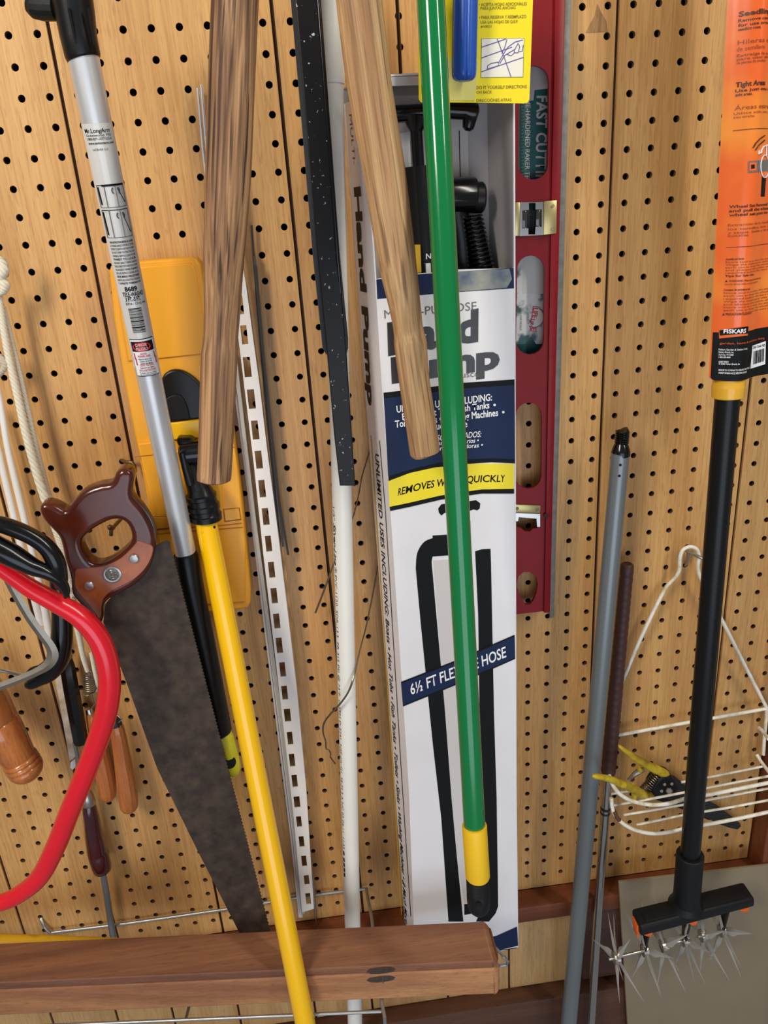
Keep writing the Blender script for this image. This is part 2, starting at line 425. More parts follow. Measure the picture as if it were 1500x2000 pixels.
for i in range(len(bounds)-1):
    bm = hole_plank(bounds[i], bounds[i+1], -12.5, 43.98, False, False)
    bmesh.ops.remove_doubles(bm, verts=bm.verts, dist=1e-6)
    bmesh.ops.recalc_face_normals(bm, faces=bm.faces)
    # make the faces look into the room
    f0 = max(bm.faces, key=lambda f: f.calc_area())
    if f0.normal.y > 0: bmesh.ops.reverse_faces(bm, faces=bm.faces)
    pk = bmesh_obj('plank', bm, M_peg, wall, 0); pk.data.materials.append(M_core)
    pk['label'] = 'perforated oak pegboard plank between dark grooves' if i < 7 else 'narrow perforated oak plank beside the red-brown trim'
    if i < len(bounds)-2:
        ubox('groove', bounds[i+1]*IN-2.4, bounds[i+1]*IN+2.4, -12.5*IN, 43.98*IN, -5, -3.2, M_gap, wall)
decal('torn_patch', [(1167, 8), (1174, 24), (1184, 40), (1187, 62), (1168, 63), (1144, 64), (1152, 48), (1161, 32)], 0.2, M_patch, wall)
low = ubox('wall_lower', -420, 900, 1140, 1330, -8, -6, M_gap); tagit(low, kind='structure')
lb = [-420, -231, -140, -60, 36, 150, 238, 357, 455, 566]
for i in range(len(lb)-1):
    ubox('panel_board', lb[i]+1.5, lb[i+1]-1.5, 1140, 1322, -5.9, -0.5, M_ply, low, 0.0006)
t1 = ubox('trim_1', -420, 827, 1117.5, 1146, 0, 32, M_trim, None, 0.0015); tagit(t1, kind='structure')
t2 = ubox('trim_2', 827.5, 900, -330, 1146, -13, 32, M_trimv, None, 0.0015); tagit(t2, kind='structure')
t3 = ubox('trim_3', 568, 900, 1148, 1308, -13, 14, M_bench, None, 0.001); tagit(t3, kind='structure')
t4 = ubox('trim_4', -420, 900, 1323, 1560, -13, 26, M_bench, None, 0.002); tagit(t4, kind='structure')

for nm, a, b in (('wall_right', 901, 2300), ('wall_left', -1800, -421)):
    tagit(ubox(nm, a, b, -330, 1560, -16, 0, M_ply, None, 0.001), kind='structure')
# ------------------------------------------------------------------ red spirit level, straightedge and saw sleeve behind it
def stadium(x0, y0, x1, y1, xs=0.0, n=8):
    """rounded slot between two ends: (x0,y0) top centre ... half width in px at top and bottom"""
    (cx0, cy0, h0), (cx1, cy1, h1) = (x0, y0, xs), (x1, y1, xs)
    pts = []
    for i in range(n+1):
        a = math.pi+math.pi*i/n; pts.append((cx0+h0*math.cos(a), cy0+h0*math.sin(a)))
    for i in range(n+1):
        a = math.pi*i/n; pts.append((cx1+h1*math.cos(a), cy1+h1*math.sin(a)))
    return pts
def lvl_px(u, v, d):     # project helper for outlines given in board mm
    return W(u, v, d)
LD = 25
lvl = thing('spirit_level', 'long dark red box spirit level with rounded cut-outs, upright beside the carton', 'level', W(482, 640, 14))
slots = [stadium(1042, 158, 1040, 322, 29), stadium(1036, 526, 1034, 665, 27), stadium(1032, 811, 1031, 928, 25.5)]
key = [(1008, 1140), (1012, 1124), (1022, 1116), (1034, 1116), (1046, 1124), (1050, 1140), (1047, 1156), (1041, 1171), (1034, 1179), (1025, 1179), (1018, 1170), (1012, 1156)]
kslot = [(1008, 994), (1052, 994), (1054, 1024), (1048, 1030), (1040, 1031), (1034, 1037), (1024, 1037), (1018, 1031), (1008, 1028)]
oo = W(0, 0, 20)
def hp(l): return [hit(x, y, oo, UPV) for x, y in l]
web = plate('web', [W(459, -60, 20), W(500, -60, 20), W(497, 640, 20), W(459, 640, 20)], W(0, 0, 20), UPV, 0.004, M_lvl, lvl,
            holes=[hp(slots[0]), hp(slots[1]), hp(slots[2]), hp(key), hp(kslot), hp([(1014, 398), (1062, 397), (1061, 456), (1014, 458)])], pts3=True)
bar('flange', [W(499, -60, 25), W(509, -60, 25), W(503, 641, 25), W(495.5, 641, 25), W(499, -60, 5), W(509, -60, 5), W(503, 641, 5), W(495.5, 641, 5)], M_lvl, lvl, 0.001)
bar('flange', [W(450, -60, 25), W(459, -60, 25), W(459, 641, 25), W(450, 641, 25), W(450, -60, 5), W(459, -60, 5), W(459, 641, 5), W(450, 641, 5)], M_lvl, lvl, 0.001)
# upper vial mount
vm = pbox('vial_plate', [(1063, 393), (1088, 391), (1087, 456), (1062, 459)], 24, 27.5, M_brass, lvl, 0.0005)
for q in ((1080, 402), (1079, 448)): ptube('rivet', [(q[0], q[1], 27.5, 6), (q[0]+0.01, q[1], 29, 5)], M_steel, vm, 12)
pbox('vial_plate', [(1007, 395), (1016, 395), (1015, 461), (1006, 461)], 20, 27, M_brass, lvl, 0.0005)
fplate('vial_bracket', [(1016, 395), (1062, 394), (1061, 459), (1015, 461)], 25, 0.002, M_chrome, lvl,
       holes=[[(1033, 396), (1046, 396), (1046, 409), (1058, 409), (1058, 443), (1046, 443), (1045, 458), (1032, 458), (1032, 446), (1020, 446), (1020, 411), (1033, 410)]])
pbox('vial_block', [(1019, 409), (1031, 409), (1031, 448), (1019, 448)], 14, 24, M_glass, lvl, 0.002)
pbox('vial_block', [(1047, 408), (1058, 408), (1058, 444), (1046, 444)], 14, 24, M_glass, lvl, 0.002)
vm2 = pbox('vial_plate', [(1004, 985), (1056, 988), (1055, 1003), (1004, 1001)], 21, 25, M_brass, lvl, 0.0005)
for q in ((1010, 993), (1049, 995)): ptube('rivet', [(q[0], q[1], 25, 7), (q[0]+0.01, q[1], 26, 6)], M_steel, vm2, 12)
fplate('vial_bracket', [(1004, 1002), (1055, 1004), (1055, 1029), (1049, 1029), (1048, 1013), (1013, 1010), (1012, 1018), (1004, 1018)], 24, 0.003, M_chrome, lvl)
ptube('rivet', [(1067, 1007, 25, 10), (1067.01, 1007, 25.8, 9)], mat('dark_plug', '3A1518', 0.5), lvl, 14)
M_se = mat('straightedge_grey', '8C8880', 0.5, 0.3, noise=0.25, scale=120)
se = bar('straightedge', [W(514, -60, 4.6), W(521.5, -60, 4.6), W(515, 661, 4.6), W(509.5, 661, 4.6), W(514, -60, 0.6), W(521.5, -60, 0.6), W(515, 661, 0.6), W(509.5, 661, 0.6)], M_se, None, 0.0003)
tagit(se, 'thin dull grey metal straightedge showing along the right side of the red level', 'straightedge')
# saw blade sleeve
sl = thing('packaged_saw_blade', 'saw blade in teal and white printed sleeve behind the cut-outs of the red level', 'saw', W(478, 350, 3))
ubox('sleeve', 461, 501, 40, 328, 0.6, 4.0, M_teal, sl, 0.0004)
decal('printed_panel', [(1013, 120), (1078, 120), (1078, 172), (1044, 176), (1042, 196), (1013, 199)], 4.1, M_cardi, sl)
decal('printed_panel', [(1008, 495), (1068, 495), (1064, 672), (1047, 672), (1038, 657), (1026, 672), (1008, 672)], 4.1, M_marb, sl)
decal('window_label', [(1022, 495), (1064, 495), (1063, 574), (1021, 574)], 4.3, mat('label_pale', 'CFCFC8', 0.45), sl)
fplate('blade', [(1026, 672), (1038, 656), (1048, 672), (1054, 676), (1052, 694), (1026, 694), (1029, 682)], 3.4, 0.0012, M_dark, sl)
ptext('lettering', 'FAST CUTTING', M_cardi, sl, (1049, 187), (1046, 380), (1071, 187), 4.2, bold=0.03, spacing=1.05)
ptext('lettering', 'FLAME-HARDENED RAKER TEETH', M_cardi, sl, (1027, 172), (1025, 372), (1037, 172), 4.2, bold=0.012)
tz = []
for i in range(26):
    y = 196+i*6.6; tz += [(1018, y), (1024, y+1.5), (1018, y+4.6)]
decal('tooth_print', [(1016, 192)]+tz+[(1016, 372)], 4.2, mat('print_teal_dark', '0E2222', 0.5), sl)
ptube('badge', [(1043, 620, 4.3, 40), (1043.01, 620, 4.5, 40)], M_printg, sl, 32, smooth=0)
ptube('badge', [(1043, 620, 4.5, 36), (1043.01, 620, 4.7, 36)], mat('badge_white', 'DAD8D0', 0.4), sl, 32, smooth=0)
ptube('badge', [(1043, 620, 4.7, 25), (1043.01, 620, 4.75, 25)], M_printg, sl, 32, smooth=0)
ptube('badge', [(1043, 620, 4.75, 23), (1043.01, 620, 4.85, 23)], mat('badge_white', 'DAD8D0', 0.4), sl, 32, smooth=0)
decal('badge_panel', [(1041, 598), (1054, 600), (1048, 648), (1035, 646)], 4.9, M_redp, sl)
decal('badge_panel', [(1042, 599.5), (1053, 601), (1047, 646.5), (1036.3, 645)], 5.1, mat('badge_white', 'DAD8D0', 0.4), sl)
ptext('lettering', 'LIFETIME', M_redp, sl, (1042, 601), (1037, 645), (1051.5, 602), 5.2, bold=0.04)
ptext('lettering', 'POLICY', M_printg, sl, (1028, 612), (1030, 634), (1032.5, 611), 4.9)
ptext('lettering', 'REPLACEMENT', M_printg, sl, (1056, 606), (1054, 638), (1060, 607), 4.9)
ptext('lettering', 'NOT FOR RESALE', M_printg, sl, (1016, 602), (1016, 645), (1019.5, 602), 4.9)
ptext('lettering', 'NO RESHARPENING', M_print, sl, (1034, 411), (1034, 462), (1040.5, 411), 4.3)
decal('printed_panel', [(1032, 410), (1042, 410), (1042, 464), (1032, 464)], 4.1, M_printg, sl)

# ------------------------------------------------------------------ hand pump carton
BU0f, BU1f, BU0b, BU1b = 309, 444, 296, 435
DB, DF = 25, 85
bx = thing('hand_pump_carton', 'tall white and navy cardboard carton with an open window and a hand pump inside', 'box', W(372, 1126, 55))
vt = 60; vb = 1126
def wall_panel(name, a, b, th, v0, v1, m=M_card):
    """a, b: (u, d) ends of the panel seen from above"""
    A = Vector(a); B = Vector(b); n = (B-A).normalized(); n = Vector((-n.y, n.x))*th
    c = [W(a[0], v0, a[1]), W(b[0], v0, b[1]), W(b[0], v1, b[1]), W(a[0], v1, a[1])]
    k = [W(a[0]+n.x, v0, a[1]+n.y), W(b[0]+n.x, v0, b[1]+n.y), W(b[0]+n.x, v1, b[1]+n.y), W(a[0]+n.x, v1, a[1]+n.y)]
    return bar(name, c+k, m, bx)
wall_panel('side_panel', (BU0b, DB), (BU0f, DF), -1.5, vt+14, vb)
wall_panel('back_panel', (BU0b, DB), (BU1b, DB), 1.5, vt, vb, M_cardi)
wall_panel('side_panel', (BU1b, DB), (BU1f, DF), 1.5, vt, vb, M_card)
wall_panel('inner_side', (BU1b-1.6, DB+2), (BU1f-1.6, DF-1), 0.4, vt+3, 240, M_cardi)
bar('top_panel', [W(BU0f, vt, DF), W(BU1f, vt, DF), W(BU1f, vt+1.5, DF), W(BU0f, vt+1.5, DF), W(BU0b, vt, DB), W(BU1b, vt, DB), W(BU1b, vt+1.5, DB), W(BU0b, vt+1.5, DB)], M_card, bx)
bar('bottom_panel', [W(BU0f, vb, DF), W(BU1f, vb, DF), W(BU1f, vb+1.5, DF), W(BU0f, vb+1.5, DF), W(BU0b, vb, DB), W(BU1b, vb, DB), W(BU1b, vb+1.5, DB), W(BU0b, vb+1.5, DB)], M_navy, bx)
fplate('front_panel', [(735, 545), (800, 535), (866, 531), (866, 527), (998, 524), (1004, 522), (1006, 900), (1008.4, 1500), (1012.5, 1850), (958, 1862), (810, 1890), (807.5, 1790), (797, 1500), (763, 1000), (742, 700)], DF, 0.0015, M_card, bx)
fplate('top_flap', [(690, 152), (818, 149), (1000, 146), (1001, 162), (818, 166), (692, 171)], DF, 0.0015, mat('carton_grey_lid', 'C9C6C8', 0.5), bx)
decal('lid_shade', [(700, 172), (818, 167), (1000, 163), (1000, 176), (818, 186), (700, 192)], 74, mat('lid_shadow_grey', '77736F', 0.6), bx)  # shade inside the carton below the top flap, put in as a grey strip
# fold flap of the insert behind the pump
wall_panel('insert', (BU0b+20, DB+3), (BU1b-22, DB+3), 0.8, vt+4, 250, mat('insert_pale', 'D3CCC8', 0.6))
ptube('slit', [(897, 255, 29, 2), (899, 350, 29, 2)], M_gap, bx, 6)
pbox('insert_tab', [(778, 262), (800, 256), (803, 328), (784, 332)], 40, 43, M_card, bx)
# printing on the front
fp = lambda nm, o, m, lv=0: decal(nm, o, DF+0.15+lv*0.25, m, bx)
fp('printed_band', [(735, 546), (800, 537), (1003, 523), (1004, 563), (870, 572), (737, 584)], M_navy)
fp('worn_patch', [(862, 532), (995, 525), (1000, 545), (990, 562), (890, 570), (865, 572)], mat('scuffed_foil', 'A8A795', 0.35, c2='4A5A70', scale=45, lo=0.3, hi=0.7), 1)
fp('printed_band', [(749, 767), (803, 761), (900, 748), (1005, 741), (1006, 905), (960, 903), (880, 908), (820, 921), (759, 940)], M_print)
fp('printed_band', [(750, 778), (803, 772), (900, 759), (1005, 752), (1006, 897), (960, 895), (880, 899), (820, 912), (758, 930)], M_navy, 1)
fp('printed_band', [(758, 940), (800, 924), (850, 913), (920, 906), (1004, 906), (1004, 957), (940, 958), (860, 970), (800, 984), (761, 992)], M_yel, 1)
fp('printed_band', [(761, 990), (800, 982), (860, 968), (940, 956), (1004, 955), (1004, 964), (940, 964), (860, 976), (800, 990), (762, 998)], M_print, 2)
# pump picture
fp('printed_handle', [(856, 993), (862, 985), (885, 982), (915, 979), (930, 977), (938, 983), (937, 993), (932, 997), (925, 995), (914, 999), (885, 1000), (868, 1002), (862, 1007), (857, 1001)], M_print)
fp('printed_rod', [(912, 1019), (919, 1018), (921, 1095), (918, 1096), (919, 1210), (908, 1210)], M_print)
arc = catmull([(812, 1110), (815, 1080), (828, 1059), (845, 1051)], 5)
arci = catmull([(845, 1087), (843, 1098), (845, 1120)], 4)
fp('printed_hose', arc+[(845, 1046), (912, 1042), (912, 1082), (846, 1087)]+arci+[(870, 1400), (882, 1560), (893, 1680), (905, 1800), (876, 1800), (862, 1600), (845, 1450), (822, 1220)], M_print)
fp('printed_hose', [(928, 1077), (940, 1073), (958, 1072), (959, 1100), (965, 1400), (970, 1560), (973, 1770), (968, 1784), (955, 1800), (930, 1800), (940, 1775), (938, 1500), (934, 1200)], M_print)
fp('printed_base', [(907, 1766), (950, 1764), (950, 1780), (907, 1787)], M_print, 1)
fp('printed_shade', [(846, 1095), (912, 1090), (925, 1300), (935, 1600), (940, 1764), (907, 1764), (893, 1680), (882, 1560), (870, 1400)], mat('print_pale_grey', 'D2CDCB', 0.5))
fp('printed_ribbon', [(783, 1332), (880, 1294), (1005, 1240), (1006, 1287), (900, 1334), (787, 1380)], M_print, 2)
fp('printed_ribbon', [(784, 1335), (880, 1297), (1005, 1243), (1006, 1284), (900, 1331), (787, 1377)], M_navy, 3)
fp('printed_corner', [(810, 1846), (900, 1843), (970, 1828), (1010, 1810), (1012, 1847), (958, 1860), (811, 1889)], M_navy, 1)
ft = lambda s, a, b, t, m, lv=0, **k: ptext('lettering', s, m, bx, a, b, t, DF+0.15+lv*0.25, **k)
ft('MULTI-PURPOSE', (751, 622), (931, 605), (750, 605), M_printg, bold=0.0)
ft('Hand', (758, 692), (934, 664), (756, 630), M_hand, bold=0.045)
ft('Pump', (765, 747), (976, 717), (763, 698), M_hand, bold=0.045)
ft('by Trusco', (860, 741), (936, 735), (859, 729), M_printg)
ft('UNLIMITED USES INCLUDING:', (775, 806), (961, 782), (774, 792), M_whitep, 2, bold=0.02)
ft('Boats • Hot Tubs • Fish Tanks', (786, 820), (956, 797), (785, 807), M_whitep, 2, bold=0.02)
ptube('bullet', [(966, 791, DF+1, 5), (966.01, 791, DF+1.2, 5)], M_whitep, bx, 12)
ptube('bullet', [(983, 805, DF+1, 5), (983.01, 805, DF+1.2, 5)], M_whitep, bx, 12)
ft('Toilets • Sinks • Washing Machines', (772, 835), (973, 812), (771, 821), M_whitep, 2, bold=0.02)
ft('& Much More', (825, 841), (913, 834), (824, 827), M_whitep, 2, bold=0.02)
ft('USOS ILIMITADOS:', (846, 862), (940, 853), (846, 850), M_whitep, 2, bold=0.01, shear=0.2)
ft('Barcos • Acuarios •', (850, 870), (935, 864), (850, 861), M_whitep, 2, bold=0.01, shear=0.2)
ft('Fregaderos • Lavadoras •', (820, 883), (943, 873), (820, 874), M_whitep, 2, bold=0.01, shear=0.2)
# arched words
def arched(s, ctrl, m, lv, bold):
    """ctrl: (x, y, cap height px) along the baseline"""
    cs = catmull(ctrl, 8); n = len(cs)-1
    def fn(x, y):
        t = min(max(x, 0), 0.9999)*n; i = int(t); f = t-i; a = cs[i]; b = cs[i+1]
        px = a[0]+(b[0]-a[0])*f; py = a[1]+(b[1]-a[1])*f; h = a[2]+(b[2]-a[2])*f
        return P(px + h*0.12*y, py-h*y, DF+0.4+lv*0.25)
    return text('lettering', s, m, bx, fn, bold=bold)
arched('REMOVES WATER QUICKLY', [(777, 968, 15), (830, 955, 15), (880, 947, 15), (930, 942, 14), (985, 941, 14)], M_print, 1, 0.018)
ft('6½ FT FLEXIBLE HOSE', (803, 1357), (989, 1283), (800, 1336), M_whitep, 3, bold=0.015)
# printing on the left side
so = W(BU0b-0.3, 0, DB); sn = (W(BU0f, 0, DF)-W(BU0b, 0, DB)).cross(Vector((0, 0, 1))).normalized()
if sn.dot(CAM-so) < 0: sn = -sn
def side(px, py): return hit(px, py, so, sn) + sn*0.0003
def stext(s, a, b, top, m, **k):
    A, B, T = side(*a), side(*b), side(*top)
    return text('lettering', s, m, bx, lambda x, y: A+(B-A)*x+(T-A)*y, **k)
stext('MULTI-', (682, 224), (690, 322), (687, 223), M_dkbrown)
stext('Hand Pump', (692, 366), (719, 790), (704, 364), M_print, bold=0.045)
stext('by Trusco', (713, 680), (717, 742), (717, 680), M_printg)
stext('UNLIMITED USES INCLUDING: Boats • Hot Tubs • Fish Tanks • Toilets • Sinks • Washing Machines • & Much More', (733, 887), (791, 1800), (740, 886), M_print, bold=0.01, shear=0.25)
def sstrip(pts, w, m):
    g = [[side(x, y), side(x+w, y)] for x, y in pts]
    return quadmap('printed_line', g, m, bx)
sstrip([(723.5, 850), (733.5, 1000), (767, 1500), (784, 1790)], 1.8, mat('line_yellow', 'E0B32A', 0.5))
sstrip([(741, 860), (752.5, 1000), (783, 1500), (802, 1790)], 1.0, M_print)
# the pump itself
pm = thing('hand_pump', 'black plastic hand pump with T-handle and ribbed hose inside the carton window', 'pump', P(850, 400, 55))
ptube('handle_grip', [(735, 231, 60, 20), (740, 229, 60, 30), (760, 224, 60, 33), (800, 221, 60, 31), (880, 216, 60, 31), (908, 217, 60, 32), (920, 221, 60, 40), (930, 222, 60, 36), (933, 223, 60, 20)], M_blackg, pm, 24)
ptube('grip_end', [(916, 225, 60, 26), (916, 240, 60, 26), (914, 251, 60, 22), (913, 256, 60, 10)], M_blackg, pm, 20)
ptube('neck', [(815, 228, 58, 60), (813, 245, 58, 42), (813, 256, 58, 26)], M_blackg, pm, 20)
ptube('rod', [(812, 240, 58, 24), (818, 330, 58, 24)], M_blackg, pm, 20)
ptube('barrel', [(816, 325, 52, 54), (834, 560, 52, 54)], M_black, pm, 28)
pbox('barrel_label', [(811, 478), (821, 478), (823, 532), (813, 533)], 64, 68.5, mat('label_ochre', 'C9A21C', 0.5), pm)
pbox('barrel_label', [(832, 515), (841, 514), (842, 532), (833, 533)], 64, 69.5, M_whitep, pm)
ptext('lettering', 'N', M_whitep, pm, (832, 506), (842, 505), (832, 495), 69.5, bold=0.02)
ptube('outlet', [(858, 383, 50, 66), (925, 381, 50, 66), (928, 381, 50, 62)], M_blackg, pm, 28)
ptube('outlet_cap', [(926, 386, 50, 58), (941, 386, 50, 58), (945, 386, 50, 50)], M_black, pm, 28)
hs = []
for i in range(14):
    f = i/13; x = 922+(938-922)*f*1.4; y = 424+(535-424)*f; w = 42+(8*f)
    hs += [(x-0.4, y-3.2, 52, w*0.78), (x-0.2, y-1.4, 52, w), (x+0.2, y+1.4, 52, w), (x+0.4, y+3.2, 52, w*0.78)]
ptube('ribbed_hose', hs, M_blackg, pm, 24, smooth=50)
ptube('ribbed_hose', [(890, 410, 45, 50), (900, 470, 42, 48), (905, 545, 42, 48)], M_black, pm, 20)

# ------------------------------------------------------------------ yellow grout-saw card with blue handle
DC = 104
gc = thing('packaged_grout_saw', 'yellow blister card with a blue plastic tool handle, hanging over the carton top', 'tool', P(930, 100, DC))
fplate('backing_card', [(817, -60), (1046, -60), (1041, 0), (1034, 194), (1030, 201), (1022, 202), (880, 200), (822, 200), (818, 194), (817, 100)], DC, 0.0008, M_ycard, gc)
hx = []
gp = [(908, -60), (908, 60), (907, 142), (907, 152), (907, 157)]
def ribbed(name, A, B, r, m, parent, lobes=6, depth=0.09, seg=60, taper=((0, 1), (0.93, 1), (0.97, 0.93), (0.99, 0.75), (1, 0.5))):
    A = Vector(A); B = Vector(B); d = (B-A).normalized(); a = Vector((0, -1, 0)); a = (a-d*a.dot(d)).normalized(); b = d.cross(a)
    vs = []; fs = []
    for i, (f, s) in enumerate(taper):
        c = A+(B-A)*f
        for k in range(seg):
            th = 2*math.pi*k/seg; rr = r*s*(1-depth*(0.5+0.5*math.cos(lobes*th))**6)
            vs.append(c+a*math.cos(th)*rr+b*math.sin(th)*rr)
    n = len(taper)
    for i in range(n-1):
        for k in range(seg): fs.append((i*seg+k, i*seg+(k+1) % seg, (i+1)*seg+(k+1) % seg, (i+1)*seg+k))
    fs.append(tuple(range(seg))); fs.append(tuple((n-1)*seg+k for k in range(seg-1, -1, -1)))
    return pymesh(name, vs, fs, m, parent, 50)
ribbed('handle', P(910, -60, DC+14), P(906, 159, DC+14), wr(907, 80, 49, DC+14)/2, M_blue, gc, lobes=8, depth=0.13,
       taper=((0, 1), (0.88, 1), (0.94, 0.98), (0.97, 0.9), (0.99, 0.72), (1, 0.45)))
fplate('blister', [(870, 120), (884, 112), (929, 112), (935, 124), (928, 196), (835, 197), (838, 165), (868, 160)], DC+0.7, 0.0003, mat('cloudy_blister', 'EADE7E', 0.2), gc)
gt = lambda s, x, y, x2, h, m=None: ptext('lettering', s, m or mat('print_olive', '8A7420', 0.5), gc, (x, y), (x2, y-(x2-x)*0.02), (x, y-h), DC+0.1, bold=0.008)
gt('• ACEPTA HOJAS ADICIONALES', 936, 12, 1029, 6.5); gt('PARA JUNTAS ANCHAS', 939, 19, 1007, 6)
gt('• PARA RESERVA Y REEMPLAZO', 936, 37, 1028, 6.5); gt('USA LAS HOJAS DE Q.E.P.', 939, 46, 1012, 6); gt('#10021', 939, 54, 960, 5)
gt('DO IT YOURSELF DIRECTIONS', 931, 174, 1029, 6.5); gt('ON BACK', 931, 183, 961, 6); gt('DIRECCIÓNES ATRAS', 931, 199, 999, 6)
decal('picture', [(940, 75), (1024, 74), (1022, 151), (939, 152)], DC+0.1, mat('print_frame', '8C8A5C', 0.5), gc)
decal('picture', [(941, 76), (1023, 75), (1021, 150), (940, 151)], DC+0.3, mat('picture_white', 'EFEADA', 0.5), gc)
Mv = mat('print_violet', '6A63A8', 0.5)
skl = [[(941, 92), (965, 84), (988, 76)], [(941, 113), (980, 99), (1000, 92)], [(941, 140), (975, 128), (1022, 112)], [(971, 76), (984, 110), (998, 150)],
       [(952, 134), (953, 128), (959, 124), (973, 121), (974, 128), (952, 135)], [(974, 122), (984, 104), (992, 92), (1006, 82), (1021, 78)],
       [(976, 124), (986, 108), (996, 102), (1006, 96), (1012, 84)], [(990, 106), (998, 109), (1004, 104), (1005, 96)], [(1005, 103), (1012, 103), (1015, 92), (1013, 86)],
       [(1014, 101), (1020, 100), (1022, 88)], [(990, 77), (986, 92), (980, 105)]]
multi('picture_lines', [tubegeo([P(x, y, DC+0.6) for x, y in l], 0.00035, 5) for l in skl], Mv, gc)

# ------------------------------------------------------------------ green pole
def axis_pt(a, b, f): return tuple(a[i]+(b[i]-a[i])*f for i in range(len(a)))
gp = thing('green_pole', 'glossy green metal pole with a yellow collar and black socket at its lower end', 'pole', P(885, 900, 195))
def pline(a, b, n=6):
    """straight line in space between two pixel+depth+width anchors"""
    A = P(*a[:3]); B = P(*b[:3]); ra = wr(a[0], a[1], a[3], a[2])/2; rb = wr(b[0], b[1], b[3], b[2])/2
    return [A+(B-A)*i/n for i in range(n+1)], [ra+(rb-ra)*i/n for i in range(n+1)]
def stepline(name, A, B, prof, m, parent, seg=28, smooth=35):
    """prof: (fraction, radius mm) along A-B"""
    A = Vector(A); B = Vector(B)
    return tube(name, [A+(B-A)*f for f, r in prof], [r/1000 for f, r in prof], m, parent, seg, smooth)
gA = P(838, -60, 142); gB = P(928, 1640, 236)
tube('tube', [gA, gB], [0.0110, 0.0109], M_green, gp, 40)
gd = (gB-gA).normalized()
g0 = P(926.5, 1612, 235); 
tube('collar', [g0, g0+gd*0.0010, P(933, 1711, 244), P(933, 1712, 244)], [0.0125, 0.0126, 0.0126, 0.0120], M_yelf, gp, 40)
g1 = P(933, 1706, 243); g2 = P(936, 1786, 252)
pr = [(0, 11.9)]
for i in range(12): pr += [(0.05+i*0.035, 12.2), (0.065+i*0.035, 11.8)]
pr += [(0.5, 12.3), (0.62, 12.3), (0.78, 11.8), (0.9, 9.6), (0.97, 6.5), (1.0, 2.5)]
so1 = stepline('socket', g1, g2, pr, M_blackm, gp, 36)
fn_ = (CAM-g2).normalized()
ch = P(935, 1768, 261)
tube('socket_hole', [ch, ch-Vector((0, 0.004, 0))], [0.0032, 0.0032], M_hole, so1, 16)

# ------------------------------------------------------------------ two weathered wooden handles
h1 = ptube('wooden_tool_handle', [(462, -60, 204, 93), (459, 0, 202, 92), (452, 166, 198, 90.5), (446, 333, 192, 89), (442, 420, 188, 84), (437, 500, 184, 79), (434, 600, 178, 71), (431.5, 650, 176, 67.5), (429.5, 680, 175, 69.5), (428, 700, 174, 70.5), (425, 780, 170, 69), (420, 900, 164, 66.5), (418, 931, 163, 66), (418, 936, 163, 63), (418, 939, 163, 52)], M_oldw, None, 36, k=3)
tagit(h1, 'thick greyed rough wooden handle hanging in front of the yellow case', 'handle', )
h2 = ptube('wooden_tool_handle', [(694, -60, 150, 92), (701, 0, 149, 90), (721, 166, 145, 88), (750, 333, 140, 83), (774, 500, 134, 75), (791, 600, 131, 62), (797, 640, 130, 58.5), (800, 660, 130, 62), (802, 675, 130, 64), (808, 735, 128, 60.5), (816, 790, 126, 60), (823, 835, 124, 59.5), (829, 878, 122, 59), (830, 884, 122, 56), (831, 887, 122, 46)], M_ash, None, 36, k=3)
tagit(h2, 'light tan wooden handle with a ringed bulge, slanting across the carton', 'handle')

# ------------------------------------------------------------------ black channel strip and white pipe
cs = thing('black_channel', 'scuffed black metal channel strip hanging in front of the white pipe', 'strip', P(650, 500, 85))
def slab(name, ctr, d, th, m, parent, bev=0.0):
    """ctr: (xleft, xright, y) rows -> flat bar"""
    L = [(a, y) for a, b, y in ctr]; R_ = [(b, y) for a, b, y in reversed(ctr)]
    return fplate(name, L+R_, d, th, m, parent, bev=bev)
slab('backing_flange', [(564, 625, -60), (568, 627, 0), (590, 645, 250), (611, 664, 500), (628, 680, 660), (630, 680, 680), (637, 677, 692), (660, 670, 696)], 82, 0.004, M_stripe, cs)
slab('channel_face', [(573, 622, -60), (577, 624, 0), (599, 643, 250), (620, 661, 500), (640, 677, 700), (653, 687, 850), (664, 694, 949)], 95, 0.013, M_strip, cs, 0.0008)
ptube('channel_lip', [(620, -60, 94, 11), (622, 0, 94, 10), (641, 250, 94, 9.5), (659, 500, 94, 9), (676, 700, 92, 3.5), (692.5, 949, 90, 3)], M_blackg, cs, 16)
pv = thing('pvc_pipe', 'long white plastic water pipe with small printed text down its side', 'pipe', P(669, 1000, 60))
pA = P(642, -60, 60); pB = P(695, 2060, 60)
tube('tube', [pA, pB], [0.01065, 0.01065], M_pvc, pv, 36)
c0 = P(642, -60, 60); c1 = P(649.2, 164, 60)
tube('lit_sleeve', [c0, c1], [0.0112, 0.0112], M_pvc, pv, 36)  # added sleeve standing for the brightly lit upper stretch of the pipe
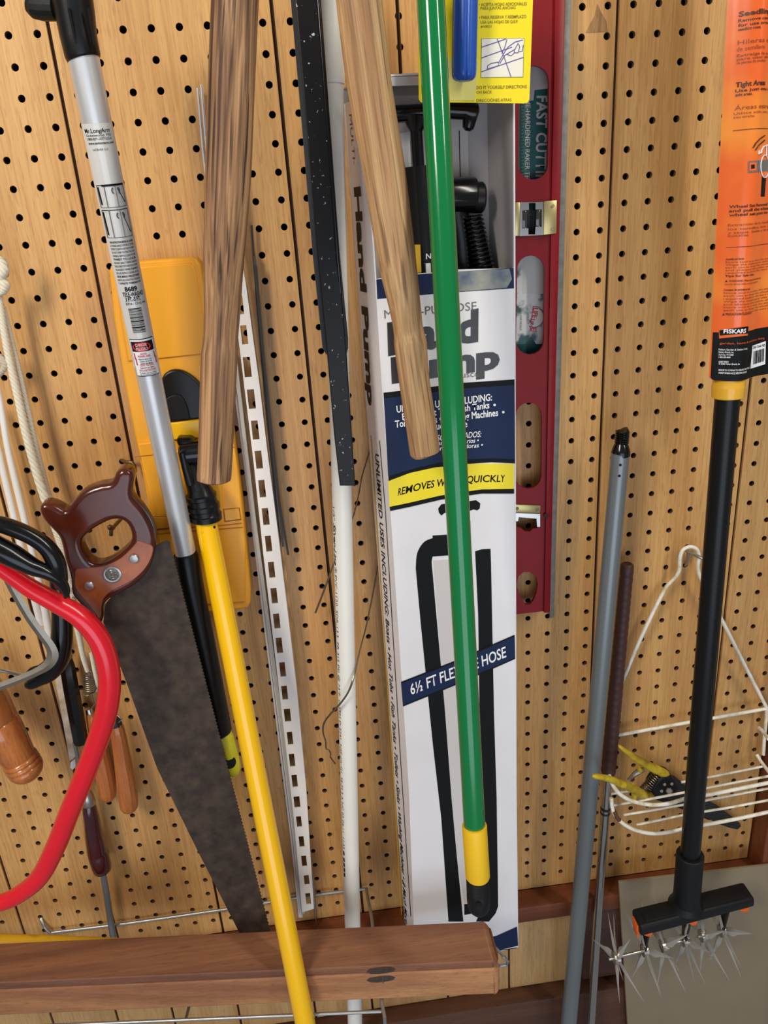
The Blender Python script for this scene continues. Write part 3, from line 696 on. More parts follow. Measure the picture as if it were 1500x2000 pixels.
def cylmap(A, B, r, off=0.0002):
    A = Vector(A); B = Vector(B); d = (B-A).normalized()
    def at(px, py, s=0.0, t=0.0):
        # axis position whose image row is py
        lo, hi = 0.0, (B-A).length
        for _ in range(40):
            mid = (lo+hi)/2; q = A+d*mid; rel = q-CAM; yy = 1000-F*rel.dot(cy)/(-rel.dot(cz))
            if yy < py: lo = mid
            else: hi = mid
        q = A+d*lo; rel = q-CAM; z = -rel.dot(cz); xx = 750+F*rel.dot(cx)/z
        return lo, (px-xx)*z/F
    def pt(t, s):
        """t along the axis in m, s = sideways offset of the visible point"""
        q = A+d*t; fr = (CAM-q); fr = (fr-d*fr.dot(d)).normalized(); rt = fr.cross(d)
        if rt.dot(cx) < 0: rt = -rt
        a = math.asin(max(-1, min(1, s/r)))
        return q+(fr*math.cos(a)+rt*math.sin(a))*(r+off)
    def arc(t, a, o2=0.0):
        q = A+d*t; fr = (CAM-q); fr = (fr-d*fr.dot(d)).normalized(); rt = fr.cross(d)
        if rt.dot(cx) < 0: rt = -rt
        return q+(fr*math.cos(a)+rt*math.sin(a))*(r+off+o2)
    return at, pt, arc
at, pt, arc_ = cylmap(pA, pB, 0.01065)
t0 = at(655, 985)[0]; t1_ = at(672, 1545)[0]; t2_ = at(680, 1705)[0]
def pipetext(s, ya, yb, a0, a1, **k):
    ta, tb = at(0, ya)[0], at(0, yb)[0]
    text('lettering', s, M_print, pv, lambda x, y: arc_(ta+(tb-ta)*x, a0+(a1-a0)*y), **k)
pipetext('1/2"', 986, 1012, -1.15, -0.85)
pipetext('Silver-Line', 1018, 1100, -1.2, -0.78, bold=0.03, shear=0.35)
pipetext('® PVC-1120  SDR-13.5  PR 315 PSI @ 73°F  (ASTM D-2241  NSF-pw-G1  SE-M 3 A NC 03-04-11  11:33', 1103, 1650, -1.15, -0.8)
pipetext('■ ■■■■', 1655, 1705, -1.15, -0.85)

# ------------------------------------------------------------------ slotted shelf standards
def standard(name, label, L, d, thick, slotrows, m, group=None):
    o = fplate(name, L, d, thick, m, None, holes=slotrows); return tagit(o, label, 'shelf standard', group)
slot_px = [(459, 471, 520, 557), (465, 477, 578, 614), (469, 485, 636, 673), (474, 492, 698, 737), (482, 500, 761, 799), (490, 507, 822, 859), (497, 514, 881, 916), (504, 520, 938, 972), (511, 527, 993, 1026),
           (517, 532, 1047, 1078), (523, 538, 1098, 1129), (528, 543, 1149, 1179), (533, 548, 1199, 1228), (538, 553, 1246, 1276), (545, 559, 1294, 1322), (549, 563, 1340, 1367), (554, 569, 1385, 1410), (560, 573, 1430, 1455),
           (564, 577, 1473, 1498), (569, 582, 1514, 1538), (573, 587, 1556, 1578), (578, 590, 1595, 1616), (583, 595, 1634, 1655), (588, 600, 1672, 1693), (593, 605, 1710, 1729), (596, 608, 1745, 1767)]
st = thing('slotted_shelf_standard', 'white slotted metal shelf standard, its row of oblong slots facing out', 'shelf standard', P(520, 1050, 20), 'shelf standards leaning on the pegboard')
def tilt(s): x0, x1, y0, y1 = s; k = (y1-y0)*0.11; x1 -= k; return [(x0, y0), (x1, y0-1), (x1+k, y1-1), (x0+k, y1)]
fplate('slotted_face', [(412, 165), (432, 165), (462, 450), (481, 560), (493, 650), (508, 760), (522, 880), (543, 1040), (560, 1180), (580, 1350), (598, 1540), (613, 1775), (590, 1782), (574, 1600), (556, 1440), (536, 1270), (514, 1080), (495, 900), (479, 770), (463, 640), (440, 450)], 24, 0.0015, M_white, st, holes=[tilt(s) for s in slot_px])
def strip(name, rows, d, w, m, parent=None, th=0.002):
    """rows: (x, y) centre line, width px"""
    L = [(x-w/2, y) for x, y in rows]; R_ = [(x+w/2, y) for x, y in reversed(rows)]
    return fplate(name, L+R_, d, th, m, parent)
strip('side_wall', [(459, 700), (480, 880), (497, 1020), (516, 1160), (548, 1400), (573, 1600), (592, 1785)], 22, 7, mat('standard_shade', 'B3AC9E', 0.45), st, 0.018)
def sidewall(name, rows, d0, d1, m, parent):
    g = []
    vs = []; fs = []
    return quadmap(name, [[P(x, y, d1), Vector((P(x, y, d1).x, -d0/1000, P(x, y, d1).z))] for x, y in rows], m, parent)
right = [(481, 560), (493, 650), (508, 760), (522, 880), (543, 1040), (560, 1180), (580, 1350), (598, 1540), (613, 1775)]
pymesh('side_wall', *(lambda A: (A, [(2*i, 2*i+1, 2*i+3, 2*i+2) for i in range(len(right)-1)]))([q for x, y in right for q in (P(x, y, 24), Vector((P(x, y, 24).x, -0.004, P(x, y, 24).z)))]), M_white, st)
# three more standards seen edge-on at the left
gr = 'shelf standards leaning on the pegboard'
edges = [('narrow white shelf standard seen edge-on, farthest left of the stack behind the grey handle', [(386, 172), (397, 300), (425, 520), (459, 760), (483, 940), (503, 1100), (520, 1240), (549, 1470), (570, 1640), (586, 1792)], 5.0, 10, M_cord),
         ('white shelf standard seen edge-on, the middle sliver of the stack', [(393, 165), (404, 300), (431, 520), (464.5, 760), (488, 940), (508, 1100), (525, 1240), (553.5, 1470), (574, 1640), (589, 1792)], 4.5, 17, M_white)]
for lb, rows, w, d, m in edges:
    o = tagit(fplate('shelf_standard', [(x-w/2, y) for x, y in rows]+[(x+w/2, y) for x, y in reversed(rows)], d, 0.005, m, None), lb, 'shelf standard', gr)
    strip('edge_line', [(x+w*0.25, y) for x, y in rows], d+0.3, 0.9, M_greypole, o, 0.0003)
o = thing('steel_rod', 'thin bright steel rod along the right side of the slotted white standard', 'rod', P(570, 1300, 12))
ptube('shaft', [(528, 960, 14, 8), (546, 1070, 14, 8), (557, 1180, 14, 7), (570, 1330, 14, 7), (588, 1500, 14, 7), (603, 1650, 14, 6), (614, 1760, 14, 6), (618, 1812, 14, 3)], M_chrome, o, 12)
for i, (rows, lb) in enumerate([([(491, 440), (503, 600), (520, 800), (537, 960), (549, 1085)], 'dark flat metal bar beside the white standard, left of three'),
                                ([(497, 500), (509, 650), (525, 800), (541, 950), (553, 1068)], 'dark flat metal bar beside the white standard, middle of three'),
                                ([(500, 520), (515, 700), (531, 850), (546, 985), (563, 1084)], 'dark flat metal bar beside the white standard, right one with bent tip')]):
    o = strip('metal_bar', rows, 9+i*3.5, 4.2, [M_dark, mat('bar_mid', '4A4844', 0.45, 0.4), M_dark][i], None, 0.0022); tagit(o, lb, 'bar', 'dark bars beside the shelf standard')

# ------------------------------------------------------------------ yellow plastic case
yc = thing('yellow_plastic_case', 'large yellow moulded plastic case with a black half-round lid', 'case', P(340, 900, 20))
fplate('shell', [(213, 530), (216, 520), (225, 514), (300, 508), (372, 503), (383, 505), (391, 517), (404, 600), (428, 730), (455, 840), (474, 990), (482, 1080), (489, 1150), (489, 1177), (484, 1187), (470, 1190), (330, 1202), (318, 1195), (300, 1060), (283, 950), (263, 850), (238, 720), (222, 620)], 34, 0.026, M_case, yc, bev=0.0022)
fplate('cover_plate', [(228, 526), (300, 519), (372, 514), (381, 525), (410, 690), (300, 702), (250, 706), (236, 620)], 36, 0.003, M_case, yc, bev=0.0012)
fplate('body_plate', [(268, 866), (455, 850), (468, 940), (480, 1060), (480, 1176), (340, 1186), (315, 1070)], 38, 0.006, M_case, yc, bev=0.002)
fplate('centre_bulge', [(335, 880), (415, 872), (434, 960), (436, 992), (430, 1008), (410, 1016), (360, 1020), (348, 980)], 42, 0.006, M_case, yc, bev=0.0025)
fplate('round_lid', catmull([(316, 826), (312, 780), (316, 740), (330, 725), (350, 723), (372, 733), (392, 752), (403, 775), (408, 800)], 4)+[(410, 817), (360, 821)], 40, 0.009, M_black, yc, bev=0.002)
fplate('lid_grip', catmull([(318, 822), (318, 790), (330, 775), (350, 772), (364, 790), (371, 818)], 4)+[(340, 822)], 42.5, 0.004, M_blackm, yc, bev=0.001)
fplate('lid_lip', [(328, 827), (420, 816), (424, 852), (336, 860)], 42, 0.01, mat('lip_yellow', 'F7BE1E', 0.3), yc, bev=0.0015)
for q in ([(295, 1011), (326, 1009), (329, 1031), (299, 1034)], [(437, 996), (466, 993), (470, 1014), (440, 1018)]):
    dd = fplate('latch', q, 39.2, 0.004, M_case, yc, bev=0.0006)
    c = [(q[0][0]-1.5, q[0][1]-1.5), (q[1][0]+1.5, q[1][1]-1.5), (q[2][0]+1.5, q[2][1]+1.5), (q[3][0]-1.5, q[3][1]+1.5)]
    decal('latch_gap', c, 38.2, mat('latch_red', '8E3A10', 0.5), dd)
for pts in ([(263, 892), (300, 888)], [(452, 874), (459, 873)], [(300, 1036), (345, 1032), (434, 1026), (472, 1022)], [(301, 1044), (345, 1040), (474, 1030)]):
    strip_g = tube('seam', [P(x, y, 38.3) for x, y in pts], 0.0005, mat('case_seam', 'B06A0C', 0.6), yc, 6)

# ------------------------------------------------------------------ silver telescopic pole
sp = thing('silver_telescopic_pole', 'silver aluminium telescopic pole with black grip and printed labels', 'pole', P(240, 500, 110))
sA = P(160, 100, 130); sB = P(364, 1088, 66)
tube('tube', [sA, sB], [wr(160, 100, 61, 130)/2, wr(364, 1085, 40, 66)/2], M_silver, sp, 40)
SR0, SR1 = wr(160, 100, 61, 130)/2, wr(364, 1085, 40, 66)/2
col = ptube('locking_collar', [(135, -60, 134, 76), (142, 0, 132, 77), (147, 30, 131, 75), (153, 70, 131, 70), (161, 107, 130, 68), (162, 113, 130, 66), (163, 116, 130, 62)], M_black, sp, 32)
for k, (xa, xb) in enumerate(((134, 150), (172, 184))):
    ptube('grip_rib', [(xa, 16, 148, 5), (xb, 88, 143, 5)], M_black, col, 8)
ptube('thumb_knob', [(52, 8, 122, 26), (60, 10, 122, 36), (66, 13, 122, 42), (84, 15, 124, 46), (108, 16, 126, 44), (112, 16, 126, 30)], M_blackm, sp, 14, smooth=20)
ptube('foam_grip', [(361, 1079, 66, 44), (363, 1085, 66, 49), (372, 1140, 66, 49), (385, 1200, 65, 47), (404, 1290, 64, 45), (431, 1425, 62, 43), (432, 1430, 62, 38)], M_black, sp, 32)
yl = ptube('end_collar', [(433, 1434, 62, 34), (437, 1440, 62, 38), (446, 1470, 62, 37), (448, 1478, 62, 32)], mat('lime_yellow', 'E3DA2A', 0.4), sp, 14, smooth=20)
ptube('end_ring', [(440, 1470, 60, 30), (448, 1480, 60, 38), (455, 1500, 60, 32), (458, 1512, 60, 18), (459, 1516, 60, 6)], mat('lime_yellow', 'E3DA2A', 0.4), sp, 20)
ptube('button', [(449, 1489, 70, 24), (449.01, 1489, 74, 24)], M_blackg, sp, 20)
SR = lambda y: SR0+(SR1-SR0)*min(max((y-100)/985, 0), 1)
at, pt, arcs = cylmap(sA, sB, 0.0)
def tt(y): return at(0, y)[0]
TL = (sB-sA).length
def rad(t): return SR0+(SR1-SR0)*t/TL
def spatch(name, ya, yb, a0, a1, m, off, n=10, nv=4):
    ta, tb = tt(ya), tt(yb)
    g = [[arcs(ta+(tb-ta)*j/nv, a0+(a1-a0)*i/n, rad(ta+(tb-ta)*j/nv)+off) for i in range(n+1)] for j in range(nv+1)]
    return quadmap(name, g, m, sp)
spatch('label_film', 240, 712, -1.35, 1.1, M_label, 0.00025, 20, 80)
def srows(lines, m, off=0.0006):
    for s, yb, h, a0, a1, b in lines:
        tb = tt(yb); th = tt(yb)-tt(yb-h); r = rad(tb)+off
        text('lettering', s, m, sp, lambda x, y: arcs(tb-th*y, a0+(a1-a0)*x, r), bold=b)
srows([('Mr.LongArm', 258, 9, -0.95, 0.75, 0.008), ('Greenwood, MO', 265, 5, -0.9, 0.8, 0), ('1-800-877-1077 U.S.A.', 272, 5, -0.9, 0.8, 0.01), ('www.mrlongarm.com', 280, 5, -0.85, 0.9, 0.02), ('LICENSE U.S.', 292, 4, -0.6, 0.4, 0)], M_print)
for ya, yb in ((358, 402), (406, 460)):
    for a0, a1 in ((-1.0, -0.93), (-0.42, -0.36), (0.92, 0.98), (0.3, 0.34)):
        spatch('diagram_line', ya, yb, a0, a1, M_printg, 0.0006, 2)
    spatch('diagram_line', ya, ya+1.5, -1.0, 0.98, M_print, 0.0006)
    spatch('diagram_line', yb-1.2, yb, -1.0, 0.98, M_printg, 0.0006)
    tc_ = tt(ya+12)
    for sg in (-1, 1):
        multi('diagram_arrow', [tubegeo([arcs(tc_+0.0022*math.sin(q), 0.32+sg*(0.14+0.12*math.cos(q)), rad(tc_)+0.0007) for q in (-1.4, -0.8, 0, 0.7, 1.3)], 0.00035, 5)], M_print, sp)
    multi('diagram_arrow', [tubegeo([arcs(tt(ya+8), 0.45, rad(tc_)+0.0007), arcs(tt(yb-8), 0.85, rad(tc_)+0.0007)], 0.0003, 5), tubegeo([arcs(tt(ya+4), -0.85, rad(tc_)+0.0007), arcs(tt(yb-6), -0.78, rad(tc_)+0.0007)], 0.0006, 5)], M_print, sp)
spatch('diagram_line', 357, 361, -0.55, 0.95, M_print, 0.0007)
rowt = ['READ INSTRUCTIONS BEFORE USE. LOOSEN', 'BY TURNING HANDLE COUNTER-CLOCKWISE', 'EXTEND TO LENGTH AND TIGHTEN FIRMLY', 'DO NOT OVER TIGHTEN THE LOCK', 'WARNING: KEEP POLE CLEAR OF LINES', 'TWIST TO LOCK', 'LIRE AVANT USAGE. TOURNER LE MANCHE', 'DANS LE SENS CONTRAIRE POUR OUVRIR', 'ALLONGER ET SERRER FERMEMENT', 'LEA LAS INSTRUCCIONES ANTES', 'GIRE EL MANGO PARA EXTENDER', 'HASTA LA LONGITUD DESEADA', 'Y APRIETE FIRMEMENTE']
srows([(s, 470+i*6.6, 3.9, -0.85, 0.85, 0.012 if i % 5 else 0.03) for i, s in enumerate(rowt)], M_print)
srows([('8689', 563, 9, -0.45, 0.42, 0.03), ('TELE-WASH®', 573, 8.5, -0.7, 0.85, 0.02), ('3 FT.-5 FT.', 582, 8, -0.55, 0.55, 0.03), ('(0.9 m - 1.5 m) mini', 589, 5, -0.6, 0.9, 0.01)], M_print)
yy = 596.0
for i, w in enumerate((2.4, 1, 1.6, .8, .7, 1.5, .8, .8, 2.6, 1, .8, 3.2, 1.2, .8, 1.6, .9, 3.4, 1, 2, .9, 1.2)):
    if yy > 645: break
    spatch('barcode_bar', yy, yy+w*0.72, -0.5, 0.45, M_print, 0.0006, 8); yy += w*0.72+1.25
spatch('danger_panel', 655, 727, -1.0, 0.95, M_print, 0.0005, 14, 14)
spatch('danger_panel', 656.5, 725.5, -0.94, 0.9, M_whitep, 0.0007, 14, 14)
spatch('danger_panel', 660, 679, -0.88, 0.8, M_print, 0.0009, 14, 8)
ta, tb = tt(661), tt(679)
el = []
tm = (ta+tb)/2
vs = [arcs(tm, -0.1, rad(tm)+0.0012)]+[arcs(tm+(tb-ta)/2*0.97*math.sin(2*math.pi*k/28), -0.1+0.66*math.cos(2*math.pi*k/28), rad(tm)+0.0012) for k in range(28)]
pymesh('danger_oval', vs, [(0, 1+k, 1+(k+1) % 28) for k in range(28)], M_redp, sp, 0)
srows([('DANGER', 669, 6, -0.5, 0.3, 0.03), ('PELIGRO', 676.5, 6, -0.5, 0.32, 0.03)], mat('print_pink', 'F2B4B0', 0.4), 0.0014)
srows([('AVOID', 685, 3.5, -0.3, 0.15, 0.02), ('POWER LINES', 690, 4, -0.5, 0.4, 0.02), ('CONTACT ELECTRIQUE', 707, 4, -0.5, 0.5, 0.02), ('EVITE LA ELECTROCUCION', 717, 4, -0.6, 0.6, 0.02)], M_redp, 0.0011)
srows([('Watch for electric wires', 695, 3.2, -0.5, 0.45, 0.01), ('Contact can be fatal', 699, 3.2, -0.45, 0.45, 0.01), ('Eviter les lignes', 703, 3.2, -0.4, 0.45, 0.01), ('Attention aux lignes', 711.5, 3.2, -0.5, 0.5, 0.01), ('Cuidado con los cables', 721.5, 3.2, -0.6, 0.6, 0.01), ('de corriente electrica', 724.5, 2.4, -0.6, 0.6, 0.01)], M_print, 0.0011)
for a in (-0.8, 0.7):
    spatch('danger_bolt', 682, 694, a, a+0.08, M_redp, 0.0011, 2); spatch('danger_bolt', 692, 705, a+0.06, a+0.14, M_redp, 0.0011, 2)

# ------------------------------------------------------------------ yellow pole with black swivel socket
yp = thing('yellow_pole', 'glossy yellow pole with black swivel head, leaning out in front of the handsaw', 'pole', P(499, 1500, 120))
yA = P(400, 1008, 60); yB = P(606, 2050, 204)
tube('tube', [yA, yB], [wr(401, 1015, 42, 60)/2, wr(600, 1990, 39.5, 200)/2], M_yelp, yp, 40)
at, pt, _a = cylmap(yA, yB, wr(401, 1015, 42, 60)/2)
for (x, y) in ((394, 1034), (418, 1030)):
    t_, s_ = at(x, y); q = pt(t_, s_); q2 = q+(q-(yA+(yB-yA).normalized()*t_)).normalized()*0.0006
    tube('dimple', [q, q2], [0.0016, 0.001], M_yelp if x < 400 else M_hole, yp, 12)
prof = [(388, 950, 44), (392, 964, 52), (392.3, 966, 60), (393.5, 972, 60), (394, 974, 55), (397, 984, 56), (397.3, 985, 62), (398.5, 993, 62), (399, 995, 57), (401, 1003, 58), (401.3, 1004, 63), (402.5, 1014, 62), (402.6, 1015, 56)]
so_ = ptube('socket', [(x, y, 60, w) for x, y, w in prof], M_black, yp, 32)
for i, (x, y) in enumerate(((391, 964), (410, 961), (396, 983), (415, 979), (401, 1003), (420, 999))):
    pass
ptube('yoke', [(368, 886, 60, 20), (371, 905, 60, 28), (378, 930, 60, 38), (388, 952, 60, 46)], M_black, yp, 24)
ptube('yoke_arm', [(356, 884, 72, 14), (362, 910, 72, 16), (372, 945, 70, 18)], M_black, yp, 14)
dA = P(352, 888, 62); dB = P(400, 882, 62)
tube('swivel_drum', [dA, dA+(dB-dA)*0.08, dA+(dB-dA)*0.92, dB], [0.010, 0.0125, 0.0125, 0.010], M_blackg, yp, 28)
pbox('swivel_head', [(342, 858), (374, 858), (388, 880), (352, 884)], 46, 66, M_black, yp, 0.003)

# ------------------------------------------------------------------ handsaw
n_ = (Vector((0, -1, 0))+Vector((0, 0, -0.02))).normalized()
so3 = P(260, 1100, 108); tip = P(495, 1815, 96)
exx = Vector((1, 0, 0)); dv = (tip-so3); sn3 = dv.cross(exx).normalized()
if sn3.y > 0: sn3 = -sn3
hs_ = thing('handsaw', 'old handsaw with brown wooden handle, silver medallion and dark rusty toothed blade', 'saw', so3)
A_ = (329, 1056); B_ = (531, 1836); teeth = []
nt_ = 120
for i in range(nt_):
    f = i/nt_; x = A_[0]+(B_[0]-A_[0])*f; y = A_[1]+(B_[1]-A_[1])*f
    bow = 6*math.sin(math.pi*min(f*1.1, 1))*0
    teeth += [(x, y), (x+4.0, y+0.9*(B_[1]-A_[1])/nt_*0.9)]
blade = [(262, 1100), (308, 1064), (322, 1056)]+teeth+[(531, 1836), (474, 1838), (467, 1820), (388, 1665), (307, 1500), (250, 1340), (202, 1215), (206, 1180), (230, 1150)]
plate('blade', blade, so3, sn3, 0.0011, M_rust, hs_)
houter = [(258, 914), (264, 925), (262, 945), (262, 965), (281, 988), (297, 1015), (305, 1040), (305, 1066), (299, 1092), (287, 1115), (265, 1136), (240, 1150), (217, 1162), (206, 1174), (203, 1186), (203, 1200), (200, 1210), (193, 1214), (188, 1207), (178, 1192), (163, 1175), (148, 1157), (144, 1145), (143, 1125), (138, 1105), (131, 1085), (126, 1060), (120, 1042), (107, 1027), (93, 1012), (84, 996), (83, 984), (90, 977), (106, 978), (122, 985), (131, 990), (140, 983), (152, 968), (165, 955), (180, 947), (200, 941), (217, 938), (225, 930), (231, 917), (243, 910)]
hhole = [(163, 1056), (168, 1042), (186, 1027), (205, 1016), (222, 1009), (240, 1009), (253, 1019), (260, 1038), (256, 1056), (238, 1074), (216, 1089), (196, 1095), (180, 1089), (168, 1072)]
plate('handle', catmull(houter, 3, True), so3, sn3, 0.022, M_sawd, hs_, holes=[catmull(hhole, 3, True)], bev=0.0055, res=4, smooth=50)
# lighter flat cheek of the handle, where the varnish is worn
off3 = so3+sn3*0.0113
cheek = [(149, 1112), (168, 1109), (192, 1107), (213, 1102), (237, 1089), (258, 1069), (270, 1057), (284, 1060), (299, 1068), (295, 1090), (283, 1111), (263, 1130), (238, 1144), (215, 1156), (202, 1170), (198, 1186), (198, 1200), (193, 1207), (184, 1194), (168, 1174), (153, 1156), (147, 1143), (147, 1126)]
plate('handle_cheek', catmull(cheek, 3, True), so3+sn3*0.0108, sn3, 0.0016, M_sawl, hs_, bev=0.0006)
def disc(name, px, py, rpx, o, n, th, m, parent, seg=28, dome=0.7, rim=None):
    c = hit(px, py, o, n); r = rpx*zdep(c)/F
    return tube(name, [c, c+n*th*0.6, c+n*th*0.9, c+n*th], [r, r, r*0.85, r*dome], m, parent, seg)
md = disc('medallion', 219, 1122, 18, off3, sn3, 0.0016, M_nickel, hs_, dome=0.84)
disc('medallion_centre', 219, 1122, 13.5, off3+sn3*0.0014, sn3, 0.0006, mat('medal_relief', '8E8A82', 0.4, 0.8, noise=0.5, scale=700, bump=0.9), md, dome=0.8)
for k in range(2):
    c = hit(219, 1122, off3+sn3*0.0021, sn3); rr = (0.0022, 0.0045)[k]
    bm_ = [tubegeo([c+Vector((math.cos(q), 0, math.sin(q)))*rr for q in [2*math.pi*i/20 for i in range(21)]], 0.0002, 5, cap=False)]
    multi('medallion_ring', bm_, M_nickel, md)
disc('saw_bolt', 262, 1090, 9.5, off3, sn3, 0.003, M_nickel, hs_, dome=0.3)
disc('saw_bolt', 175, 1143, 9.5, off3, sn3, 0.003, M_nickel, hs_, dome=0.3)

# ------------------------------------------------------------------ red bow saw with black grip
rb = thing('bow_saw', 'red tubular bow saw frame with a black hand guard, in front of the handsaw', 'saw', P(200, 1350, 150))
ptube('frame', [(-70, 1065, 150, 30), (-20, 1095, 150, 30), (20, 1122, 150, 33), (62, 1150, 150, 37), (112, 1178, 150, 38.5), (158, 1206, 150, 42), (195, 1251, 150, 43), (213, 1312, 150, 43), (211, 1372, 150, 43), (197, 1428, 150, 42), (170, 1502, 150, 41), (134, 1590, 150, 40), (108, 1655, 150, 39), (78, 1712, 150, 37), (40, 1745, 150, 34), (0, 1763, 150, 32), (-70, 1775, 150, 30)], M_red, rb, 32, k=5, smooth=60)
ptube('hand_guard', [(-60, 1010, 165, 26), (-20, 1018, 165, 30), (20, 1030, 165, 34), (60, 1047, 165, 33), (90, 1068, 165, 34), (108, 1095, 165, 36), (116, 1125, 163, 32), (120, 1145, 160, 24)], M_blackg, rb, 24, k=4, smooth=60)
ptube('grip', [(-60, 1040, 170, 48), (-10, 1068, 170, 48), (25, 1086, 170, 46), (62, 1106, 170, 36), (92, 1118, 170, 28), (114, 1132, 168, 24), (126, 1148, 166, 20), (129, 1160, 165, 14), (127, 1168, 165, 6)], M_blackg, rb, 24, k=4, smooth=60)

# ------------------------------------------------------------------ black handled tool with bent flat steel
bt = thing('bent_steel_handle_tool', 'black loop handle with a bent flat grey steel bar, behind the red bow saw', 'tool', P(110, 1290, 115))
ptube('loop_handle', [(112, 1120, 112, 32), (118, 1170, 112, 36), (121, 1215, 112, 39), (120, 1255, 112, 42), (112, 1290, 112, 42), (96, 1315, 113, 34), (76, 1328, 114, 26), (60, 1336, 115, 22), (50, 1338, 115, 12)], M_blackg, bt, 24, k=4, smooth=60)
ptube('loop_lip', [(50, 1320, 120, 8), (62, 1308, 120, 10), (78, 1302, 120, 9), (92, 1290, 118, 8)], M_blackg, bt, 14, k=3, smooth=60)
ptube('steel_bar', [(-20, 1085, 132, 18), (10, 1122, 130, 18), (32, 1163, 129, 18), (58, 1207, 129, 18), (82, 1240, 129, 19), (98, 1262, 129, 20), (103, 1280, 129, 22), (94, 1298, 130, 20), (72, 1312, 131, 17), (40, 1326, 132, 17), (0, 1341, 134, 17), (-30, 1352, 134, 17)], M_steel, bt, 4, k=4, smooth=30, flat=0.35, flatdir=(0, -1, 0))
ptube('pin', [(-20, 1303, 110, 7), (0, 1309, 110, 7), (50, 1320, 112, 7)], M_chrome, bt, 10)

# ------------------------------------------------------------------ ropes, cords and small tools at the left
rp = thing('white_rope', 'braided white rope with a knot at its top, hanging at the far left', 'rope', P(60, 850, 30))
def braid(name, pp, m, parent, turns=1.3, strands=4, k=6):
    pc = catmull(pp, k); parts = []
    for s in range(strands):
        L = 0; pts = []; rad_ = []; last = None
        fine_ = []
        for i in range(len(pc)-1):
            for j in range(4):
                f = j/4; fine_.append(tuple(pc[i][q]+(pc[i+1][q]-pc[i][q])*f for q in range(4)))
        for p in fine_:
            c = P(p[0], p[1], p[2]); r = wr(p[0], p[1], p[3], p[2])/2
            if last: L += (c-last).length
            last = c; th = L/(r*5.0)*2*math.pi*turns+2*math.pi*s/strands
            pts.append(c+Vector((math.cos(th)*r*0.5, math.sin(th)*r*0.5, 0))); rad_.append(r*0.46)
        parts.append(tubegeo(pts, rad_, 8))
    return multi(name, parts, m, parent, 60)
braid('strand', [(-4, 555, 30, 14), (4, 620, 30, 15), (16, 690, 30, 16), (34, 770, 30, 17), (52, 850, 30, 18), (74, 930, 31, 19), (93, 985, 33, 20), (110, 1030, 36, 20), (124, 1075, 38, 19), (134, 1120, 38, 18), (142, 1165, 38, 15)], M_rope, rp)
braid('strand', [(8, 600, 24, 9), (30, 690, 24, 10), (52, 790, 24, 12), (72, 880, 24, 13), (92, 955, 25, 13), (110, 1010, 28, 13)], M_rope, rp)
braid('strand', [(142, 1165, 36, 14), (148, 1210, 32, 13), (156, 1250, 28, 12), (163, 1285, 26, 11), (171, 1312, 24, 9)], M_rope, rp)
kn = [(-8, 500, 38, 18), (4, 512, 40, 20), (8, 530, 42, 22), (2, 545, 40, 20), (10, 558, 40, 22), (4, 572, 38, 18), (-8, 575, 36, 16)]
braid('knot', kn, M_rope, rp)
braid('knot', [(-12, 690, 30, 14), (2, 700, 30, 18), (10, 715, 30, 16), (-4, 735, 28, 14)], mat('grey_knot', 'C6B9A4', 0.8), rp)
for lb, pp in (('white cord at the left edge, right-hand one of the pair', [(-20, 690, 26, 11), (0, 785, 26, 12), (14, 870, 26, 12), (30, 940, 26, 13), (48, 1015, 26, 13), (66, 1090, 26, 13), (84, 1170, 25, 14), (100, 1260, 24, 15)]),
               ('white cord at the left edge, left-hand one of the pair', [(-30, 790, 26, 11), (-8, 860, 26, 11), (8, 930, 26, 12), (26, 1005, 26, 12), (44, 1080, 26, 12), (62, 1150, 25, 13), (80, 1220, 24, 13)])):
    tagit(ptube('window_cord', pp, M_cord, None, 16, k=4, smooth=60), lb, 'cord', 'white cords at the left edge')
cr_ = thing('cream_strip', 'worn cream wooden strip ending in a chipped tip beside the pegboard groove', 'strip', P(130, 1400, 14))
fplate('strip_body', [(94, 1240), (108, 1240), (118, 1310), (133, 1400), (147, 1470), (149, 1476), (143, 1481), (136, 1487), (128, 1440), (112, 1350)], 17, 0.007, M_cream, cr_)
fplate('chipped_tip', [(138, 1489), (146, 1483), (148, 1496), (142, 1504), (137, 1499)], 15, 0.005, M_cord, cr_)
bk = thing('black_grip_tool', 'tool with a dark octagonal grip and thin grey shaft, behind the red bow saw', 'tool', P(148, 1400, 24))
ptube('grip', [(128, 1282, 24, 22), (131, 1300, 24, 30), (138, 1340, 24, 31), (149, 1400, 24, 31), (157, 1443, 24, 30), (158, 1450, 24, 26)], M_blackg, bk, 8, smooth=20)
ptube('shaft', [(145, 1450, 18, 7), (155, 1495, 18, 7), (162, 1530, 18, 7)], M_greypole, bk, 12)
ptube('ferrule', [(131, 1276, 24, 20), (129, 1286, 24, 22)], M_steel, bk, 16)
spg = thing('steel_spring', 'small conical coil spring with a wire loop at the end of the white rope', 'spring', P(174, 1340, 24))
sps = []
for i in range(161):
    f = i/160; th = f*2*math.pi*9; c = P(171+5*f, 1313+32*f, 24); r = wr(171, 1330, 11+13*f, 24)/2
    sps.append(c+Vector((math.cos(th)*r, math.sin(th)*r, 0)))
tube('coil', sps, 0.0007, M_steel, spg, 6)
lc = P(169, 1353, 24)
tube('loop', [lc+Vector((math.cos(q)*0.0042, 0, math.sin(q)*0.0042)) for q in [0.5+5.6*i/18 for i in range(19)]], 0.0007, M_steel, spg, 6)
tube('loop_link', [P(174, 1356, 26), P(184, 1352, 26), P(188, 1344, 26)], 0.0006, M_dark, spg, 6)
